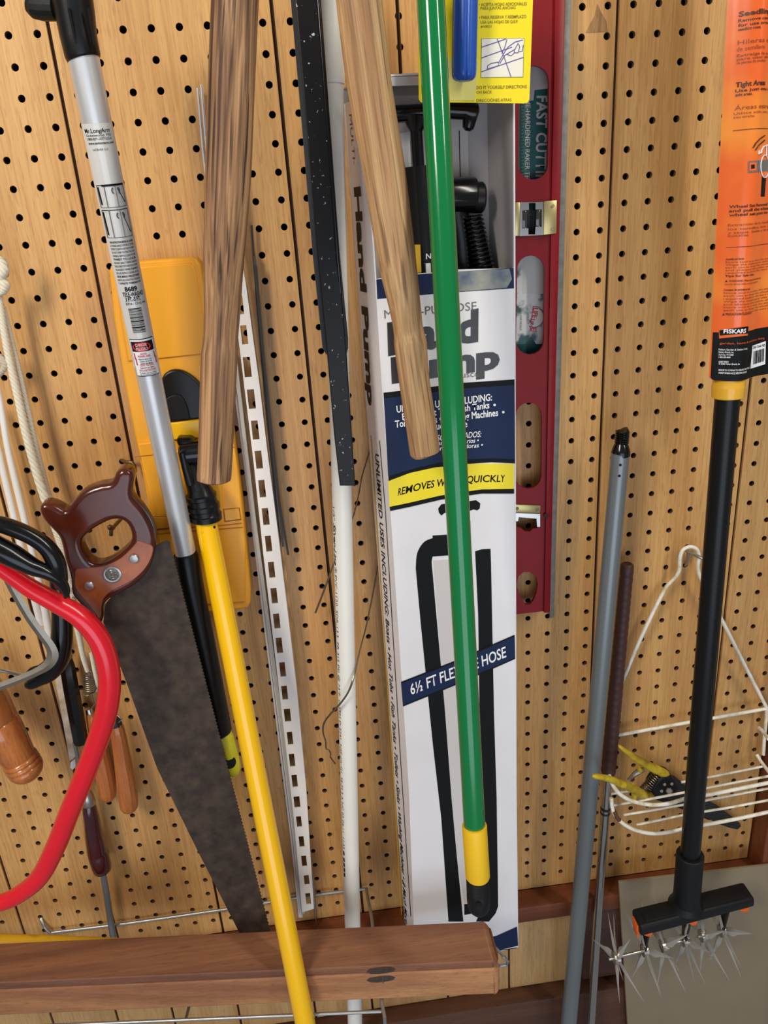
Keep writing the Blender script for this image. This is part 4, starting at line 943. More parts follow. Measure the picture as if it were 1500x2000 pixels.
braid_o = braid('white_tassel_cord', [(178, 1275, 22, 8), (184, 1305, 22, 9), (189, 1330, 22, 9), (190, 1350, 22, 7)], M_rope, None); tagit(braid_o, 'short white cord end between the coil spring and the red frame', 'cord')
wa = thing('wooden_handled_tool', 'orange wooden handle with black stamped lettering, right-hand one of the two', 'tool', P(240, 1500, 26))
ptube('handle', [(226, 1415, 26, 24), (229, 1425, 26, 28), (233, 1445, 26, 30), (238, 1475, 26, 32), (244, 1515, 27, 36), (250, 1555, 27, 38), (252, 1575, 27, 34), (253, 1582, 27, 24), (253, 1585, 27, 10)], M_orw, wa, 12, k=2, smooth=25)
ptube('ferrule', [(224, 1405, 26, 22), (226, 1416, 26, 25)], M_dark, wa, 16)
tube('wire_hook', [P(222, 1408, 28), P(228, 1395, 30), P(238, 1405, 30), P(228, 1414, 30)], 0.0009, M_chrome, wa, 8)
A1, B1, T1 = P(237, 1522, 37), P(245, 1563, 37.5), P(241, 1521, 38)
text('lettering', 'MIDWEST ™', M_print, wa, lambda x, y: A1+(B1-A1)*x+(T1-A1)*y, bold=0.03)
wb = thing('wooden_handled_tool', 'orange wooden handle without lettering, partly hidden behind the red bow saw', 'tool', P(205, 1480, 20))
ptube('handle', [(176, 1392, 17, 16), (180, 1402, 17, 22), (187, 1430, 17, 28), (196, 1470, 18, 32), (205, 1515, 18, 35), (210, 1545, 18, 34), (212, 1558, 18, 26), (213, 1563, 18, 10)], M_orw, wb, 12, k=2, smooth=25)
ptube('ferrule', [(173, 1384, 17, 12), (176, 1393, 17, 15)], M_chrome, wb, 14)
tube('wire_hook', [P(180, 1352, 18), P(186, 1372, 18), P(176, 1388, 18)], 0.0009, M_chrome, wb, 8)
sd = thing('screwdriver', 'dark maroon lacquered tool handle with silver ferrule and grey shaft pointing down', 'screwdriver', P(190, 1640, 26))
ptube('handle', [(173, 1570, 26, 22), (174, 1578, 26, 27), (178, 1595, 26, 30), (183, 1630, 26, 34), (189, 1662, 26, 38), (191, 1667, 26, 37), (192, 1669, 26, 39), (198, 1692, 26, 37), (200, 1699, 26, 34), (201, 1702, 26, 22)], M_maroon, sd, 28, smooth=50)
ptube('ferrule', [(167, 1545, 26, 18), (170, 1556, 26, 25), (173, 1568, 26, 27), (173.5, 1571, 26, 24)], M_nickel, sd, 24)
ptube('shaft', [(200, 1700, 20, 12), (208, 1745, 18, 12), (216, 1800, 16, 12), (221, 1830, 16, 12)], M_greypole, sd, 16)
th_ = thing('turned_handle', 'glossy orange turned wooden handle with grooved rings at the far left', 'handle', P(20, 1440, 70))
def turned():
    A = P(-55, 1340, 70); B = P(63, 1521, 70); n = 44; L = (B-A).length; pts = []; rr = []
    prof = [(0, 24), (.2, 23), (.36, 21), (.375, 19.8), (.39, 20.6), (.5, 19.8), (.6, 18.6), (.74, 16.6), (.765, 15.6), (.775, 17.0), (.80, 17.3), (.81, 16.2), (.82, 17.3), (.845, 17.4), (.855, 16.4), (.865, 17.2), (.90, 16.8), (.94, 14.6), (.97, 11.3), (.99, 7), (1.0, 2)]
    return tube('handle', [A+(B-A)*f for f, r in prof], [r*1.17/1000 for f, r in prof], M_turn, th_, 40, 50)
turned()
ptube('tang', [(-110, 1255, 70, 18), (-55, 1340, 70, 18)], M_steel, th_, 12)

# ------------------------------------------------------------------ peg hooks
def hook(label, pts, r=0.0018, ball=None, m=M_brass):
    o = thing('peg_hook', label, 'hook', pts[0]); tube('hook_wire', pts, r, m, o, 10, 60)
    if ball: 
        c = ball; tube('tip', [c+Vector((0, 0, 0.003)), c+Vector((0, 0, 0.0018)), c, c-Vector((0, 0, 0.0018)), c-Vector((0, 0, 0.003))], [0.0008, 0.0026, 0.003, 0.0026, 0.0008], m, o, 12, 60)
    return o
Mb = mat('tarnished_hook', '7E6A48', 0.35, 0.8)
hook('small bent metal hook above the handsaw handle horn', [P(238, 899, 0), P(244, 902, 6), P(258, 903, 10), P(263, 910, 10), P(264, 922, 10)], 0.0019, None, Mb)
hook('metal peg hook with a ball tip seen through the handsaw handle', [P(246, 1002, 0), P(234, 1016, 20), P(219, 1032, 40), P(217, 1036, 44), P(217, 1046, 44)], 0.0021, P(215, 1030, 44), Mb)

# ------------------------------------------------------------------ thin loose wires
w1 = tagit(ptube('thin_wire', [(722, 880, 12, 3), (707, 930, 14, 3), (702, 958, 20, 3), (692, 1002, 26, 3), (674, 1050, 26, 3), (653, 1098, 26, 3), (636, 1145, 24, 4), (616, 1197, 20, 4)], M_brownbar, None, 8, k=4), 'thin straight wire passing behind the white pipe', 'wire')
w2 = tagit(ptube('thin_wire', [(737, 1105, 10, 3), (728, 1160, 16, 3), (716, 1220, 30, 3), (703, 1270, 52, 3), (690, 1325, 76, 4), (680, 1352, 78, 4), (664, 1375, 77, 4), (645, 1395, 70, 4), (633, 1412, 62, 4), (631, 1430, 56, 3.5), (636, 1448, 50, 3), (637, 1462, 48, 3), (643, 1466, 48, 3), (646, 1474, 46, 3), (645, 1478, 46, 3), (655, 1492, 42, 3)], M_brownbar, None, 8, k=4), 'thin curly wire crossing in front of the white pipe', 'wire')

# ------------------------------------------------------------------ wire rack and wooden beam
bYaw = (200-140)/(389+140)        # mm of distance per mm along the wall
def bW(u, v, off):                # off: mm out from the back face of the beam
    d0 = 85+(u+140)*bYaw
    return W(u, v, d0+off)
rk = thing('wire_rack', 'grey wire rack arms under the reddish brown beam', 'rack', W(0, 1066, 10))
ptube('cross_wire', [(95, 1822, 6, 6), (250, 1803, 6, 6), (440, 1776, 6, 6), (600, 1749, 6, 6), (713, 1736, 6, 6)], M_wire, rk, 12)
tube('hook_end', [P(81, 1794, -6), P(81, 1795, 1), P(84, 1806, 6), P(90, 1814, 7), P(97, 1821, 7)], 0.0022, M_wire, rk, 12)
tube('arm', [W(246, 1066, 6), W(249, 1062, 60), bW(249, 1056, -20), bW(250, 1054.5, 0), bW(250, 1054.5, 62), bW(251, 1056, 74), bW(250, 1100, 76)], 0.0022, M_wire, rk, 12)
tube('arm', [bW(9, 1058, 66), bW(8, 1080, 50), W(5, 1138, 8), W(5, 1142, 0)], 0.0020, M_wire, rk, 12)
tube('cross_wire', [bW(-330, 1058, 66), bW(-240, 1058, 66), bW(-70, 1058, 66), bW(100, 1058, 66), bW(248, 1058, 66)], 0.0020, M_wire, rk, 12)
tube('arm', [P(950, 1830, 30), P(962, 1846, 130), P(984, 1868, 150), P(992, 1878, 152), P(990, 1884, 150), P(978, 1886, 150), P(970, 1884, 146)], 0.0019, M_wire, rk, 12)
bm_t = thing('wooden_beam', 'long reddish brown wooden beam with rounded end and an eye-shaped dark mark', 'beam', bW(0, 1050, 27))
vT, vG, vB = 996, 1008, 1052
def beam_body(name, v0, v1, o0, o1, m, bev, u1=392):
    c = [bW(-420, v0, o1), bW(u1, v0, o1), bW(u1, v1, o1), bW(-420, v1, o1), bW(-420, v0, o0), bW(u1, v0, o0), bW(u1, v1, o0), bW(-420, v1, o0)]
    bm = bmesh.new(); v = [bm.verts.new(p) for p in c]
    for f in boxgeo(c)[1]: bm.faces.new([v[i] for i in f])
    bmesh.ops.recalc_face_normals(bm, faces=bm.faces)
    ends = [e for e in bm.edges if all(q.co.x > 0.3 for q in e.verts)]
    bmesh.ops.bevel(bm, geom=[e for e in ends], offset=0.010, segments=6, affect='EDGES', profile=0.5)
    lng = [e for e in bm.edges if e.calc_length() > 0.6]
    bmesh.ops.bevel(bm, geom=lng, offset=bev, segments=3, affect='EDGES', profile=0.5)
    return bmesh_obj(name, bm, m, bm_t, 40)
beam_body('upper_lip', vT, vG-0.6, 0, 55, M_beam, 0.0018)
beam_body('lower_body', vG+0.6, vB, 0, 55.5, M_beamf, 0.003, 393)
beam_body('groove_core', vG-3, vG+3, 2, 53, mat('beam_groove', '5A3424', 0.8), 0.0005, 389)
def onbeam(px, py):
    o = bW(0, 0, 55.7); n = Vector((-(bYaw), -1, 0)).normalized(); return hit(px, py, o, n)
for oy in (0, 16.5):
    pts = [(716, 1898), (722, 1893), (735, 1891), (750, 1889), (762, 1889), (772, 1892), (768, 1897), (755, 1900), (740, 1902), (724, 1902)]
    pts = [onbeam(x, y+oy) for x, y in pts]
    n = Vector((-(bYaw), -1, 0)).normalized(); c = sum(pts, Vector())/len(pts)
    pymesh('inlay_mark', [c+n*0.0004]+[p+n*0.0003 for p in pts], [(0, 1+k, 1+(k+1) % len(pts)) for k in range(len(pts))], mat('mark_dark', '54463A', 0.5, 0.3, noise=0.4, scale=300), bm_t, 0)
tube('pin', [onbeam(748, 1907)+n*0.0006, onbeam(748, 1920)+n*0.0006], 0.0005, M_steel, bm_t, 6)
yb = tagit(ptube('yellow_bar', [(-90, 1850, 52, 40), (0, 1845, 55, 38), (180, 1850, 62, 36), (330, 1858, 70, 36), (470, 1868, 76, 34)], M_ybar, None, 28, k=2), 'worn yellow painted bar lying behind the reddish brown beam', 'bar')

# ------------------------------------------------------------------ grey pole and golf club
gy = thing('grey_extension_pole', 'grey metal pole with a black threaded tip, leaning beside the club', 'pole', P(1159, 1500, 56))
yA = P(1212, 884, 48); yB = P(1106, 2050, 62)
tube('tube', [yA, yB], [wr(1212, 884, 36, 48)/2, wr(1110, 1990, 30.5, 62)/2], M_greypole, gy, 36)
pr = [(1212.5, 890, 36.5), (1212.3, 882, 36.5), (1213, 877, 34), (1213.5, 868, 27)]
for i in range(6): pr += [(1214-0.1*i+0.4*i, 866-i*4.2, 24.5), (1214.3+0.35*i, 864-i*4.2, 28.5), (1214.5+0.35*i, 862.4-i*4.2, 24.5)]
pr += [(1216, 841, 22)]
ptube('threaded_tip', [(x, y, 48, w) for x, y, w in pr], M_blackg, gy, 28)
at, pt, _a = cylmap(yA, yB, wr(1212, 884, 36, 48)/2)
for (x, y) in ((1212, 903), (1210, 924)):
    t_, s_ = at(x, y); q = pt(t_, s_); q2 = q+(q-(yA+(yB-yA).normalized()*t_)).normalized()*0.0006
    tube('dimple', [q, q2], [0.0016, 0.0010], M_hole, gy, 12)
gcb = thing('golf_club', 'upside-down club with brown wrapped grip and thin steel shaft, right of the grey pole', 'club', P(1190, 1500, 22))
pr = [(1225, 1101, 20), (1224.8, 1104, 25), (1224, 1118, 26), (1223.5, 1121, 25)]
n_g = 26
for i in range(n_g):
    f = i/n_g; y = 1124+(1508-1124)*f; x = 1223.5+(1188-1223.5)*f; w = 25+3*f
    pr += [(x, y, w-0.9), (x-0.6, y+7, w+0.5), (x-1.1, y+12, w+0.7)]
pr += [(1188, 1510, 26), (1187.8, 1514, 20)]
ptube('grip', [(x, y, 22+2*(y-1100)/400, w) for x, y, w in pr], M_grip, gcb, 24, smooth=50)
tube('shaft', [P(1188, 1505, 25), P(1173.5, 1700, 40), P(1151, 2050, 52)], [0.0062, 0.0062, 0.0064], M_chrome, gcb, 20)
tube('shaft_band', [P(1182.6, 1577, 31), P(1182.4, 1580, 31)], 0.0068, M_dark, gcb, 20)
tube('shaft_band', [P(1182.1, 1585, 31), P(1181.9, 1588, 31)], 0.0068, M_dark, gcb, 20)

# ------------------------------------------------------------------ white coated wire basket on its hook
wbk = thing('wire_basket', 'chipped white coated wire hanging basket at the right edge', 'basket', P(1330, 1300, 25))
def wp(name, pts, k=4, w=None, r=0.0022):
    return ptube(name, [p if len(p) == 4 else (*p, 6) for p in pts], M_wirew, wbk, 10, k=k, fixr=r, smooth=60)
wp('hanger', [(1203, 1355, 16), (1217, 1328, 16), (1245, 1262, 16), (1272, 1203, 16), (1298, 1152, 16), (1309, 1138, 16), (1320, 1127, 16), (1327, 1112, 16), (1328, 1090, 16), (1334, 1074, 16), (1348, 1068, 16), (1361, 1073, 16), (1365, 1088, 16), (1363, 1107, 16), (1368, 1128, 16), (1390, 1172, 16), (1413, 1217, 16), (1455, 1300, 16), (1490, 1368, 16), (1497, 1384, 16), (1496, 1410, 16), (1493, 1440, 16), (1491, 1474, 16)], r=0.0024)
wp('cross_bar', [(1200, 1437, 16), (1350, 1410, 16), (1497, 1384, 16)], 0, r=0.0024)
wp('side_wire', [(1482, 1421, 20), (1488, 1426, 26), (1502, 1444, 60)], 0, r=0.0024)
wp('side_wire', [(1478, 1474, 16), (1486, 1487, 24), (1505, 1512, 60)], 0, r=0.0024)
wp('upper_rail', [(1190, 1515, 84), (1198, 1535, 85), (1212, 1552, 85), (1236, 1565, 84), (1272, 1572, 83), (1308, 1569, 80), (1346, 1558, 72), (1390, 1551, 68), (1440, 1541, 66), (1500, 1529, 64), (1560, 1517, 64)], r=0.0026)
wp('lower_rail', [(1194, 1558, 60), (1196, 1578, 64), (1203, 1594, 68), (1219, 1610, 70), (1243, 1622, 70), (1274, 1628, 68), (1308, 1625, 66), (1342, 1617, 64), (1404, 1606, 62), (1450, 1597, 60), (1500, 1586, 60), (1560, 1573, 60)], r=0.0026)
for pts in ([(1193, 1551, 22), (1232, 1544, 22)], [(1198, 1573, 40), (1272, 1560, 62), (1346, 1546, 62), (1500, 1516, 50), (1560, 1504, 50)], [(1217, 1592, 52), (1346, 1570, 56), (1404, 1558, 56), (1500, 1540, 54), (1560, 1528, 54)],
            [(1243, 1611, 60), (1344, 1590, 58), (1420, 1578, 56), (1500, 1563, 55), (1560, 1551, 55)], [(1330, 1528, 16), (1400, 1515, 16), (1494, 1496, 16)]):
    wp('slat_wire', pts, 0, r=0.0017)
rs = mat('chipped_rust', '5A3A26', 0.7)
tube('rust_chip', [P(1200, 1585, 67.5), P(1205, 1597, 69.5), P(1210, 1602, 70)], 0.0028, rs, wbk, 10)
hk = thing('peg_hook', 'silver peg hook holding up the loop of the white wire basket', 'hook', P(1338, 1075, 0))
tube('hook_wire', [P(1338, 1066, -6), P(1338, 1072, 4), P(1342, 1076, 12), P(1362, 1086, 26), P(1372, 1091, 32), P(1380, 1088, 33)], 0.0021, M_wire, hk, 12, 60)
tube('brace', [P(1344, 1078, 10), P(1343, 1094, 6), P(1340, 1102, 3), P(1336, 1106, -4)], 0.0019, M_wire, hk, 12, 60)

# ------------------------------------------------------------------ grass shears in the basket
sh = thing('garden_shears', 'hand shears with worn yellow grips and dark blade lying in the wire basket', 'shears', P(1294, 1538, 35))
ptube('grip', [(1209, 1456, 40, 4), (1214, 1461, 40, 8), (1235, 1477, 40, 13), (1262, 1493, 39, 16), (1286, 1505, 38, 18), (1298, 1511, 37, 17), (1304, 1514, 36, 10)], M_ygrip, sh, 16, k=3, smooth=60)
ptube('grip', [(1158, 1514, 96, 5), (1162, 1516, 96, 10), (1185, 1520, 90, 13), (1212, 1530, 80, 14), (1238, 1542, 66, 17), (1258, 1553, 54, 17), (1272, 1556, 48, 12), (1276, 1556, 46, 5)], M_ygrip, sh, 16, k=3, smooth=60)
ptube('grip_lug', [(1236, 1532, 60, 8), (1240, 1545, 60, 14), (1238, 1562, 60, 9), (1236, 1569, 60, 5)], M_ygrip, sh, 10)
fplate('blade', [(1298, 1512), (1318, 1517), (1334, 1530), (1346, 1544), (1372, 1560), (1400, 1573), (1430, 1596), (1446, 1609), (1447, 1614), (1441, 1620), (1425, 1617), (1400, 1608), (1372, 1592), (1340, 1575), (1312, 1565), (1290, 1556)], 16, 0.0022, M_dark, sh)
fplate('lower_blade', [(1276, 1548), (1300, 1556), (1330, 1572), (1360, 1580), (1400, 1600), (1385, 1602), (1350, 1588), (1310, 1572), (1276, 1560)], 12.5, 0.002, mat('blade_dark2', '2A2622', 0.5, 0.5), sh)
fplate('pivot_housing', catmull([(1274, 1545), (1282, 1530), (1292, 1520), (1303, 1517), (1314, 1520), (1322, 1530), (1326, 1542), (1318, 1551), (1300, 1555), (1280, 1556)], 3, True), 44, 0.024, M_blackm, sh, bev=0.003)
ptube('pivot_bolt', [(1307, 1545, 44, 14), (1307, 1545.01, 48, 14), (1307, 1545.02, 49, 10)], M_dull, sh, 6, smooth=20)
for q in ((1292, 1545, 4), (1298, 1532, 4), (1312, 1531, 4)):
    ptube('pivot_window', [(q[0], q[1], 44, 7), (q[0]+.01, q[1], 45, 6)], M_dull, sh, 10)
cs_ = []
A1, B1 = P(1258, 1545, 34), P(1286, 1515, 34)
ax = (B1-A1); al = ax.normalized(); e1 = al.cross(Vector((0, -1, 0))).normalized(); e2 = al.cross(e1)
A1b, B1b = P(1262, 1548, 34), P(1290, 1518, 34)
tube('coil_spring', [A1+ax*(i/140)+(e1*math.cos(i/140*2*math.pi*9)+e2*math.sin(i/140*2*math.pi*9))*0.0072 for i in range(141)], 0.0011, M_brownbar, sh, 6, 60)
ptube('latch', [(1227, 1524, 44, 6), (1240, 1512, 44, 10), (1250, 1505, 44, 12), (1258, 1503, 44, 8)], M_steel, sh, 8)
ptube('latch_tip', [(1247, 1500, 46, 7), (1251, 1504, 46, 9), (1250, 1509, 46, 6)], M_ygrip, sh, 10)

# ------------------------------------------------------------------ cultivator: black pole, orange card, spiked wheels
cu = thing('rotary_cultivator', 'black pole cultivator with yellow collar, black crossbar and spiked star wheels', 'cultivator', W(672, 1080, 98))
pA = P(1452, 300, 93); pT = P(1421, 775, 94)
pdir = (W(676, 1082, 99)-pT).normalized()
pBot = W(676, 1070, 99)
top = pT-(pBot-pT).normalized()*0.46
tube('pole', [top, pBot], [0.0125, 0.0125], M_black, cu, 36)
def onp(y):
    a_, _, _ = cylmap(top, pBot, 0.0125); t_ = a_(0, y)[0]; return top+(pBot-top).normalized()*t_
tube('collar', [onp(730), onp(750), onp(752), onp(755), onp(774), onp(776)], [0.0158, 0.0158, 0.0162, 0.0162, 0.0158, 0.0145], mat('amber_collar', 'E8B02E', 0.3, coat=0.3), cu, 36)
tube('socket', [onp(1668), onp(1669), onp(1676), onp(1700), onp(1745), W(676, 1078, 99)], [0.0165, 0.0176, 0.0178, 0.0174, 0.0176, 0.0185], M_blackm, cu, 36)
def barp(u, v, o):    # crossbar frame: d follows a slight yaw
    return W(u, v, 106-(u-605)*0.10+o)
c = [barp(602, 1076, 15), barp(772, 1076, 15), barp(774, 1092, 15), barp(604, 1096, 15), barp(602, 1076, -15), barp(772, 1076, -15), barp(774, 1092, -15), barp(604, 1096, -15)]
bar('crossbar', c, M_blackm, cu, 0.004, 3)
c = [barp(612, 1075, 10), barp(762, 1075, 10), barp(762, 1077, 10), barp(612, 1077, 10), barp(612, 1075, -10), barp(762, 1075, -10), barp(762, 1077, -10), barp(612, 1077, -10)]
bar('crossbar_top', c, M_blackm, cu, 0.0008, 2)
fl = tube('flare', [W(676, 1062, 98), W(676, 1070, 98), W(676, 1076, 98)], [0.0176, 0.0195, 0.023], M_blackm, cu, 32)
HV = 1143
for ua, ub in ((566, 626), (643, 686), (700, 746)):
    tube('axle', [barp(ua, HV, 0), barp(ub, HV, 0)], 0.0022, M_nickel, cu, 12)
for i, (ua, ub) in enumerate(((606, 630), (668, 690), (728, 745))):
    for s in (-1, 1):
        um = (ua+ub)/2
        q = [barp(um-1, 1094, s*8), barp(um+1, 1094, s*8), barp(um+1, HV+3, s*3), barp(um-1, HV+3, s*3)]
    c = [barp(um-1.2, 1092, 12), barp(um+1.2, 1092, 12), barp(um+1.2, HV+4, 5), barp(um-1.2, HV+4, 5), barp(um-1.2, 1092, -12), barp(um+1.2, 1092, -12), barp(um+1.2, HV+4, -5), barp(um-1.2, HV+4, -5)]
    bar('bracket', c, M_dark, cu, 0.0004)
def tine(c, ang, L, splay, wdt=0.0125):
    """flat tapering spike with a folded rib"""
    d = Vector((splay, -math.cos(ang), -math.sin(ang))).normalized(); ax_ = Vector((1, 0, 0)); sd_ = d.cross(ax_).normalized(); nn = d.cross(sd_).normalized()
    b0 = c+d*0.005; m0 = c+d*L*0.30; m1 = c+d*L*0.52; tp = c+d*L
    vs = [b0-sd_*wdt*0.3-nn*0.001, b0+sd_*wdt*0.3-nn*0.001, b0+nn*0.0012, m0-sd_*wdt*0.5, m0+sd_*wdt*0.5, m0+nn*0.0022, m1-sd_*wdt*0.24, m1+sd_*wdt*0.24, m1+nn*0.0016, tp]
    fs = [(0, 1, 4, 3), (1, 2, 5, 4), (2, 0, 3, 5), (3, 4, 7, 6), (4, 5, 8, 7), (5, 3, 6, 8), (6, 7, 9), (7, 8, 9), (8, 6, 9), (0, 2, 1)]
    return vs, fs
M_tine = mat('tine_steel', 'D6D3CC', 0.32, 0.55)
for w_i, u in enumerate((577, 620, 648, 680, 708, 738)):
    c = barp(u, HV, 0)
    wh = tube('star_wheel', [c-Vector((0.0045, 0, 0)), c-Vector((0.004, 0, 0)), c+Vector((0.004, 0, 0)), c+Vector((0.0045, 0, 0))], [0.006, 0.0085, 0.0085, 0.006], M_nickel, cu, 20)
    n_t = 8
    for k in range(n_t):
        a = 2*math.pi*k/n_t+[0.32, 0.1, 0.5, 0.18, 0.62, 0.02][w_i]
        v, f = tine(c, a, 0.061, (0.30, -0.06, 0.16, -0.22)[(k+w_i) % 4])
        pymesh('tine', v, f, M_tine, wh, 15)
    for k in range(4):
        a = 2*math.pi*k/4+0.4; q = c+Vector((0.0045, 0, 0))+Vector((0, math.cos(a), math.sin(a)))*0.006
        tube('hub_rivet', [q, q+Vector((0.0012, 0, 0))], [0.0014, 0.0009], M_chrome, wh, 8)
for (u, o) in ((613, 10), (679, 10), (757, 10)):
    c = [barp(u-5, 1093, o+5), barp(u+8, 1092, o+5), barp(u+7, 1103, o+3), barp(u+1, 1099, o+3), barp(u-5, 1093, o-4), barp(u+8, 1092, o-4), barp(u+7, 1103, o-4), barp(u+1, 1099, o-4)]
    bar('orange_clip', c, M_orange, cu, 0.0006)
c = [barp(600.5, 1082, 8), barp(603, 1082, 8), barp(604, 1102, 10), barp(601.5, 1102, 10), barp(600.5, 1082, -8), barp(603, 1082, -8), barp(604, 1102, -4), barp(601.5, 1102, -4)]
bar('orange_clip', c, M_orange, cu, 0.0006)

# orange instruction card wrapped round the pole
oc = thing('instruction_card', 'glossy orange instruction card with black lower band, wrapped around the black pole', 'card', P(1440, 600, 105))
# left edge line in board millimetres, taken on the plane 98 mm out
def buv(px, py, d): p = P(px, py, d); return p.x*1000, (ZB-p.z)*1000
eL0 = buv(1425, -60, 98); eL1 = buv(1385, 738, 98)
def prof_d(s):      # s: mm from the left edge; pole bulge at about 22 mm, then falling back
    return 98 + 13.5*math.exp(-((s-24)/17.0)**2) - 3*math.exp(-((s+2)/5.0)**2) - (0 if s < 40 else (s-40)*0.18)
def cpt(s, v, off=0.0):
    f = (v-eL0[1])/(eL1[1]-eL0[1]); u = eL0[0]+(eL1[0]-eL0[0])*f+s
    return W(u, v, prof_d(s)+off)
def cinv(px, py):
    """pixel -> (s, v) on the card"""
    d = 104.0
    for _ in range(12):
        u, v = buv(px, py, d); f = (v-eL0[1])/(eL1[1]-eL0[1]); s = u-(eL0[0]+(eL1[0]-eL0[0])*f); d = prof_d(s)
    return s, v
def band(name, v0f, v1f, s0, s1, m, off, ns=48, nv=10, round_=0):
    g = []
    for j in range(nv+1):
        row = []
        for i in range(ns+1):
            s = s0+(s1-s0)*i/ns; a, b = v0f(s), v1f(s); row.append(cpt(s, a+(b-a)*j/nv, off))
        g.append(row)
    return quadmap(name, g, m, oc)
sW = 78
vEnd = cinv(1400, 744)[1]
vBlack = cinv(1395, 649)[1]
band('card_sheet', lambda s: -120, lambda s: vEnd-(0.0 if s > 3 else (3-s)*1.2)-(0 if s < sW-6 else (s-sW+6)**2*0.12), 0, sW, M_gold, 0, nv=40)
band('card_sheet_back', lambda s: -120, lambda s: vEnd-1.5, 0.3, sW, M_cardi, -0.5, nv=40)
band('black_band', lambda s: vBlack, lambda s: vEnd-0.3-(0.0 if s > 3.4 else (3.4-s)*1.2)-(0 if s < sW-6 else (s-sW+6)**2*0.12), 1.2, sW, M_print, 0.25)
def ctext(s, px, py, px2, h, m, off=0.5, slope=None, **k):
    s0, v0 = cinv(px, py); s1, v1 = cinv(px2, py-(px2-px)*0.1); hh = abs(cinv(px, py-h)[1]-v0)
    text('lettering', s, m, oc, lambda x, y: cpt(s0+(s1-s0)*x, v0-hh*y, off), **k)
Mdb = M_dkbrown
ctext('Seedling Rows', 1442, 33, 1532, 10, Mdb, bold=0.03)
for s, y, x2 in (('Remove center wheels', 44, 1528), ('for use around new', 53, 1522), ('seedling rows.', 61, 1486)): ctext(s, 1441, y, x2, 6, Mdb, bold=0.02)
ctext('Hileras de plantas', 1440, 88, 1540, 9, M_brown); ctext('de semillero', 1438, 101, 1493, 9, M_brown)
for s, y, x2 in (('Extraiga la rueda central', 112, 1536), ('para usar alrededor de', 119, 1532), ('de plantas de semillero', 126, 1495)): ctext(s, 1438, y, x2, 5.5, M_brown, bold=0.01)
ctext('Tight Areas', 1436, 171, 1494, 10, Mdb, bold=0.03)
for s, y, x2 in (('Use just one is narrow', 181, 1530), ('tight areas.', 189, 1469)): ctext(s, 1435, y, x2, 6, Mdb, bold=0.02)
ctext('Áreas estrechas', 1434, 216, 1518, 9, M_brown)
for s, y, x2 in (('Utilice sólo una para áreas', 225, 1530), ('áreas estrechas.', 232, 1474)): ctext(s, 1432, y, x2, 5, M_brown)
def cline(px0, py0, px1, w, m):
    s0, v0 = cinv(px0, py0); s1, v1 = cinv(px1, py0-(px1-px0)*0.02); hh = w*0.55
    band('rule_line', lambda s: v0-0.2, lambda s: v0+hh, s0, s1, m, 0.35, 20, 1)
cline(1431, 255, 1545, 1.0, M_brown); cline(1418, 483, 1540, 0.8, M_brown)
# small picture of a tool head with an arrow
def cquad(name, pts, m, off):
    a, b, c, d = pts; g = []
    nx = 10 if abs(b[0]-a[0]) > 6 else 2
    for j in range(4):
        row = []
        for i in range(nx+1):
            f, h = i/nx, j/3
            x = (a[0]*(1-f)+b[0]*f)*(1-h)+(d[0]*(1-f)+c[0]*f)*h; y = (a[1]*(1-f)+b[1]*f)*(1-h)+(d[1]*(1-f)+c[1]*f)*h
            row.append(cpt(*cinv(x, y), off))
        g.append(row)
    return quadmap(name, g, m, oc)
cquad('tool_picture', [(1461, 315), (1487, 313), (1486, 335), (1461, 338)], M_printg, 0.5); cquad('tool_picture', [(1487, 313), (1520, 311), (1519, 332), (1486, 335)], M_printg, 0.5)
cquad('tool_picture', [(1488, 346), (1496, 345), (1493, 384), (1486, 384)], M_print, 0.5)
cquad('tool_picture', [(1463, 318), (1477, 317), (1477, 333), (1463, 334)], M_orange, 0.7); cquad('tool_picture', [(1466, 322), (1473, 321), (1473, 329), (1466, 330)], M_print, 0.9)
multi('arrow_picture', [tubegeo([cpt(*cinv(1493+8*math.cos(q), 325+22*math.sin(q)), 0.9) for q in [2*math.pi*i/20 for i in range(21)]], 0.0005, 5),
      tubegeo([cpt(*cinv(x, y), 0.9) for x, y in ((1496, 303), (1496, 284), (1490, 287), (1485, 296))], 0.0006, 5), tubegeo([cpt(*cinv(x, y), 0.9) for x, y in ((1496, 284), (1504, 284))], 0.0006, 5),
      tubegeo([cpt(*cinv(x, y), 0.9) for x, y in ((1482, 294), (1481, 300), (1487, 297))], 0.0008, 5)], M_whitep, oc)
multi('arc_lettering', [tubegeo([cpt(*cinv(x, y), 0.7) for x, y in ((1470, 289), (1476, 279), (1484, 271), (1493, 265))], 0.0006, 5), tubegeo([cpt(*cinv(x, y), 0.7) for x, y in ((1475, 293), (1482, 283), (1493, 274))], 0.0006, 5)], Mdb, oc)
for s, y, x2 in (('Wheel Set Removal - Destornille', 407, 1545), ('and pull the wheel set off its', 415, 1545), ('wheel set post to remove it.', 423, 1542)): ctext(s, 1423, y, x2, 6, Mdb, bold=0.02)
for s, y, x2 in (('Extracción de la rueda. Destornille', 442, 1545), ('los tornillos, tire de la rueda', 450, 1545), ('y saque. Suelte y tire de la rueda', 457, 1545), ('del poste de la rueda.', 463, 1462)): ctext(s, 1421, y, x2, 5, M_brown)
ctext('Assembly and Storage', 1417, 508, 1453, 4, Mdb, bold=0.02)
fill = ['Store tool in a clean dry place out of reach', 'Wipe the metal parts with a light oil after', 'each use to keep the wheels turning freely', 'and sharpen the points of the wheels as', 'required before the start of each season']
for i, s in enumerate(fill): ctext(s, 1416, 514+i*5.2, 1545, 3.6, M_brown)
ctext('Tips for Safe Use', 1415, 541, 1472, 4, Mdb, bold=0.02)
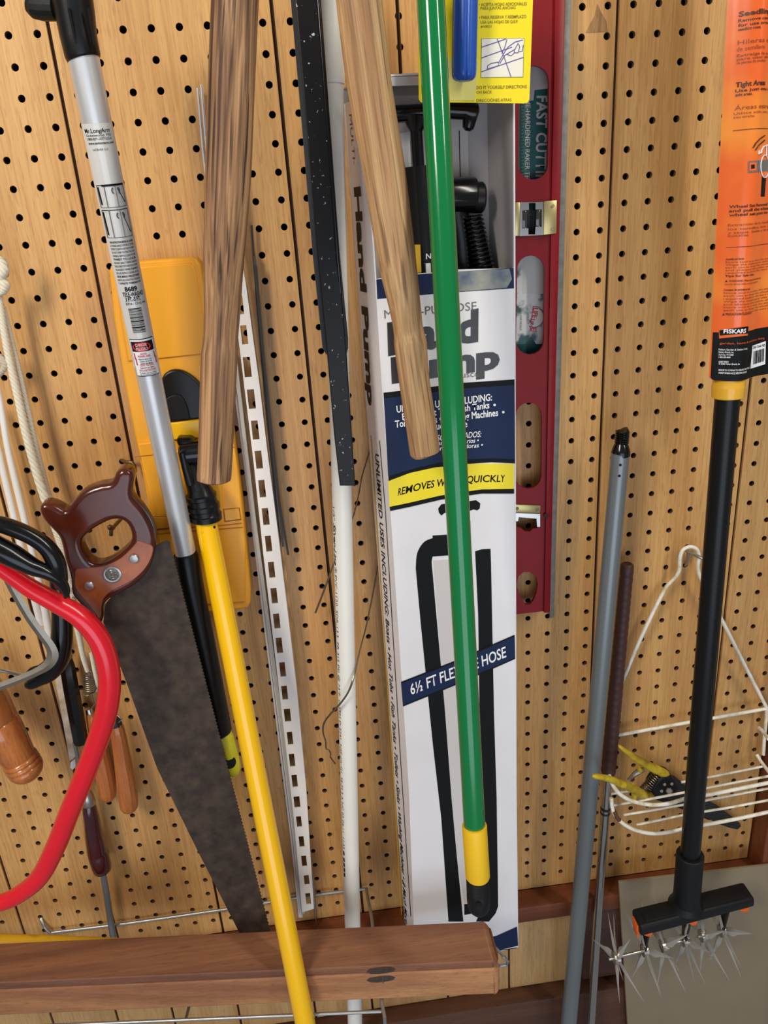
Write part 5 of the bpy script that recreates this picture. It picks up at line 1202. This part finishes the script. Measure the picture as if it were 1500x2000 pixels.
ctext('▲ WARNING: Wear eye protection and', 1415, 551, 1485, 4, Mdb, bold=0.01); ctext('sturdy shoes while working in garden', 1415, 557, 1480, 4, M_brown)
ctext('Consejos de seguridad al usar', 1413, 568, 1465, 4, Mdb, bold=0.02)
for i in range(8): ctext(fill[(i*2) % 5], 1412, 574+i*5.6, 1545, 3.6, M_brown)
ctext('▲ PRECAUCIÓN: Use protección', 1410, 616, 1468, 4, Mdb, bold=0.01)
cquad('logo_panel', [(1403, 644), (1460, 636), (1460, 655), (1404, 661)], M_orange, 0.6)
cquad('logo_panel', [(1404, 645), (1461, 637), (1460, 651), (1405, 655)], M_print, 0.8)
ctext('FISKARS', 1412, 650.5, 1456, 8, M_whitep, 1.0, bold=0.03)
ctext('garden, home & outdoor living', 1405, 672, 1492, 4, M_orange, 0.6)
for s, y, x2 in (('Fiskars Garden & Outdoor Living', 684, 1459), ('Fiskars Brands, Inc.', 689, 1433), ('Sauk City, WI 53583', 694, 1432), ('1-800-500-4849', 699, 1426), ('6387.0001', 708, 1422), ('© 2006 Fiskars Brands, Inc.', 712, 1445), ('MADE IN CHINA TO FISKARS EXACTING', 724, 1463), ('PERFORMANCE SPECIFICATIONS', 730, 1458)): ctext(s, 1403, y, x2, 3.6, M_whitep, 0.6, bold=0.01)
cquad('barcode_panel', [(1469, 675), (1495, 666), (1494, 711), (1465, 720)], M_whitep, 0.6)
ctext('Date Code ND', 1470, 681, 1493, 5, M_print, 0.9, bold=0.01)
for i in range(9):
    x = 1471+i*2.3; cquad('barcode_bar', [(x+0.5, 686-i*0.7), (x+1.6+(i % 3)*0.3, 685.6-i*0.7), (x+0.6+(i % 3)*0.3, 711-i*0.7), (x-0.6, 711.5-i*0.7)], M_print, 0.9)

# ------------------------------------------------------------------ grey panel leaning at the bottom right
gpn = tagit(bar('leaning_panel', [P(1209, 1724, 38), P(1700, 1668, 38), P(1700, 2200, 34), P(1232, 2100, 34), P(1209, 1724, 38)+Vector((0, 0.005, 0)), P(1700, 1668, 38)+Vector((0, 0.005, 0)), P(1700, 2200, 34)+Vector((0, 0.005, 0)), P(1232, 2100, 34)+Vector((0, 0.005, 0))], M_panel, None, 0.0012),
            'dusty grey-brown flat panel leaning behind the cultivator wheels', 'panel')
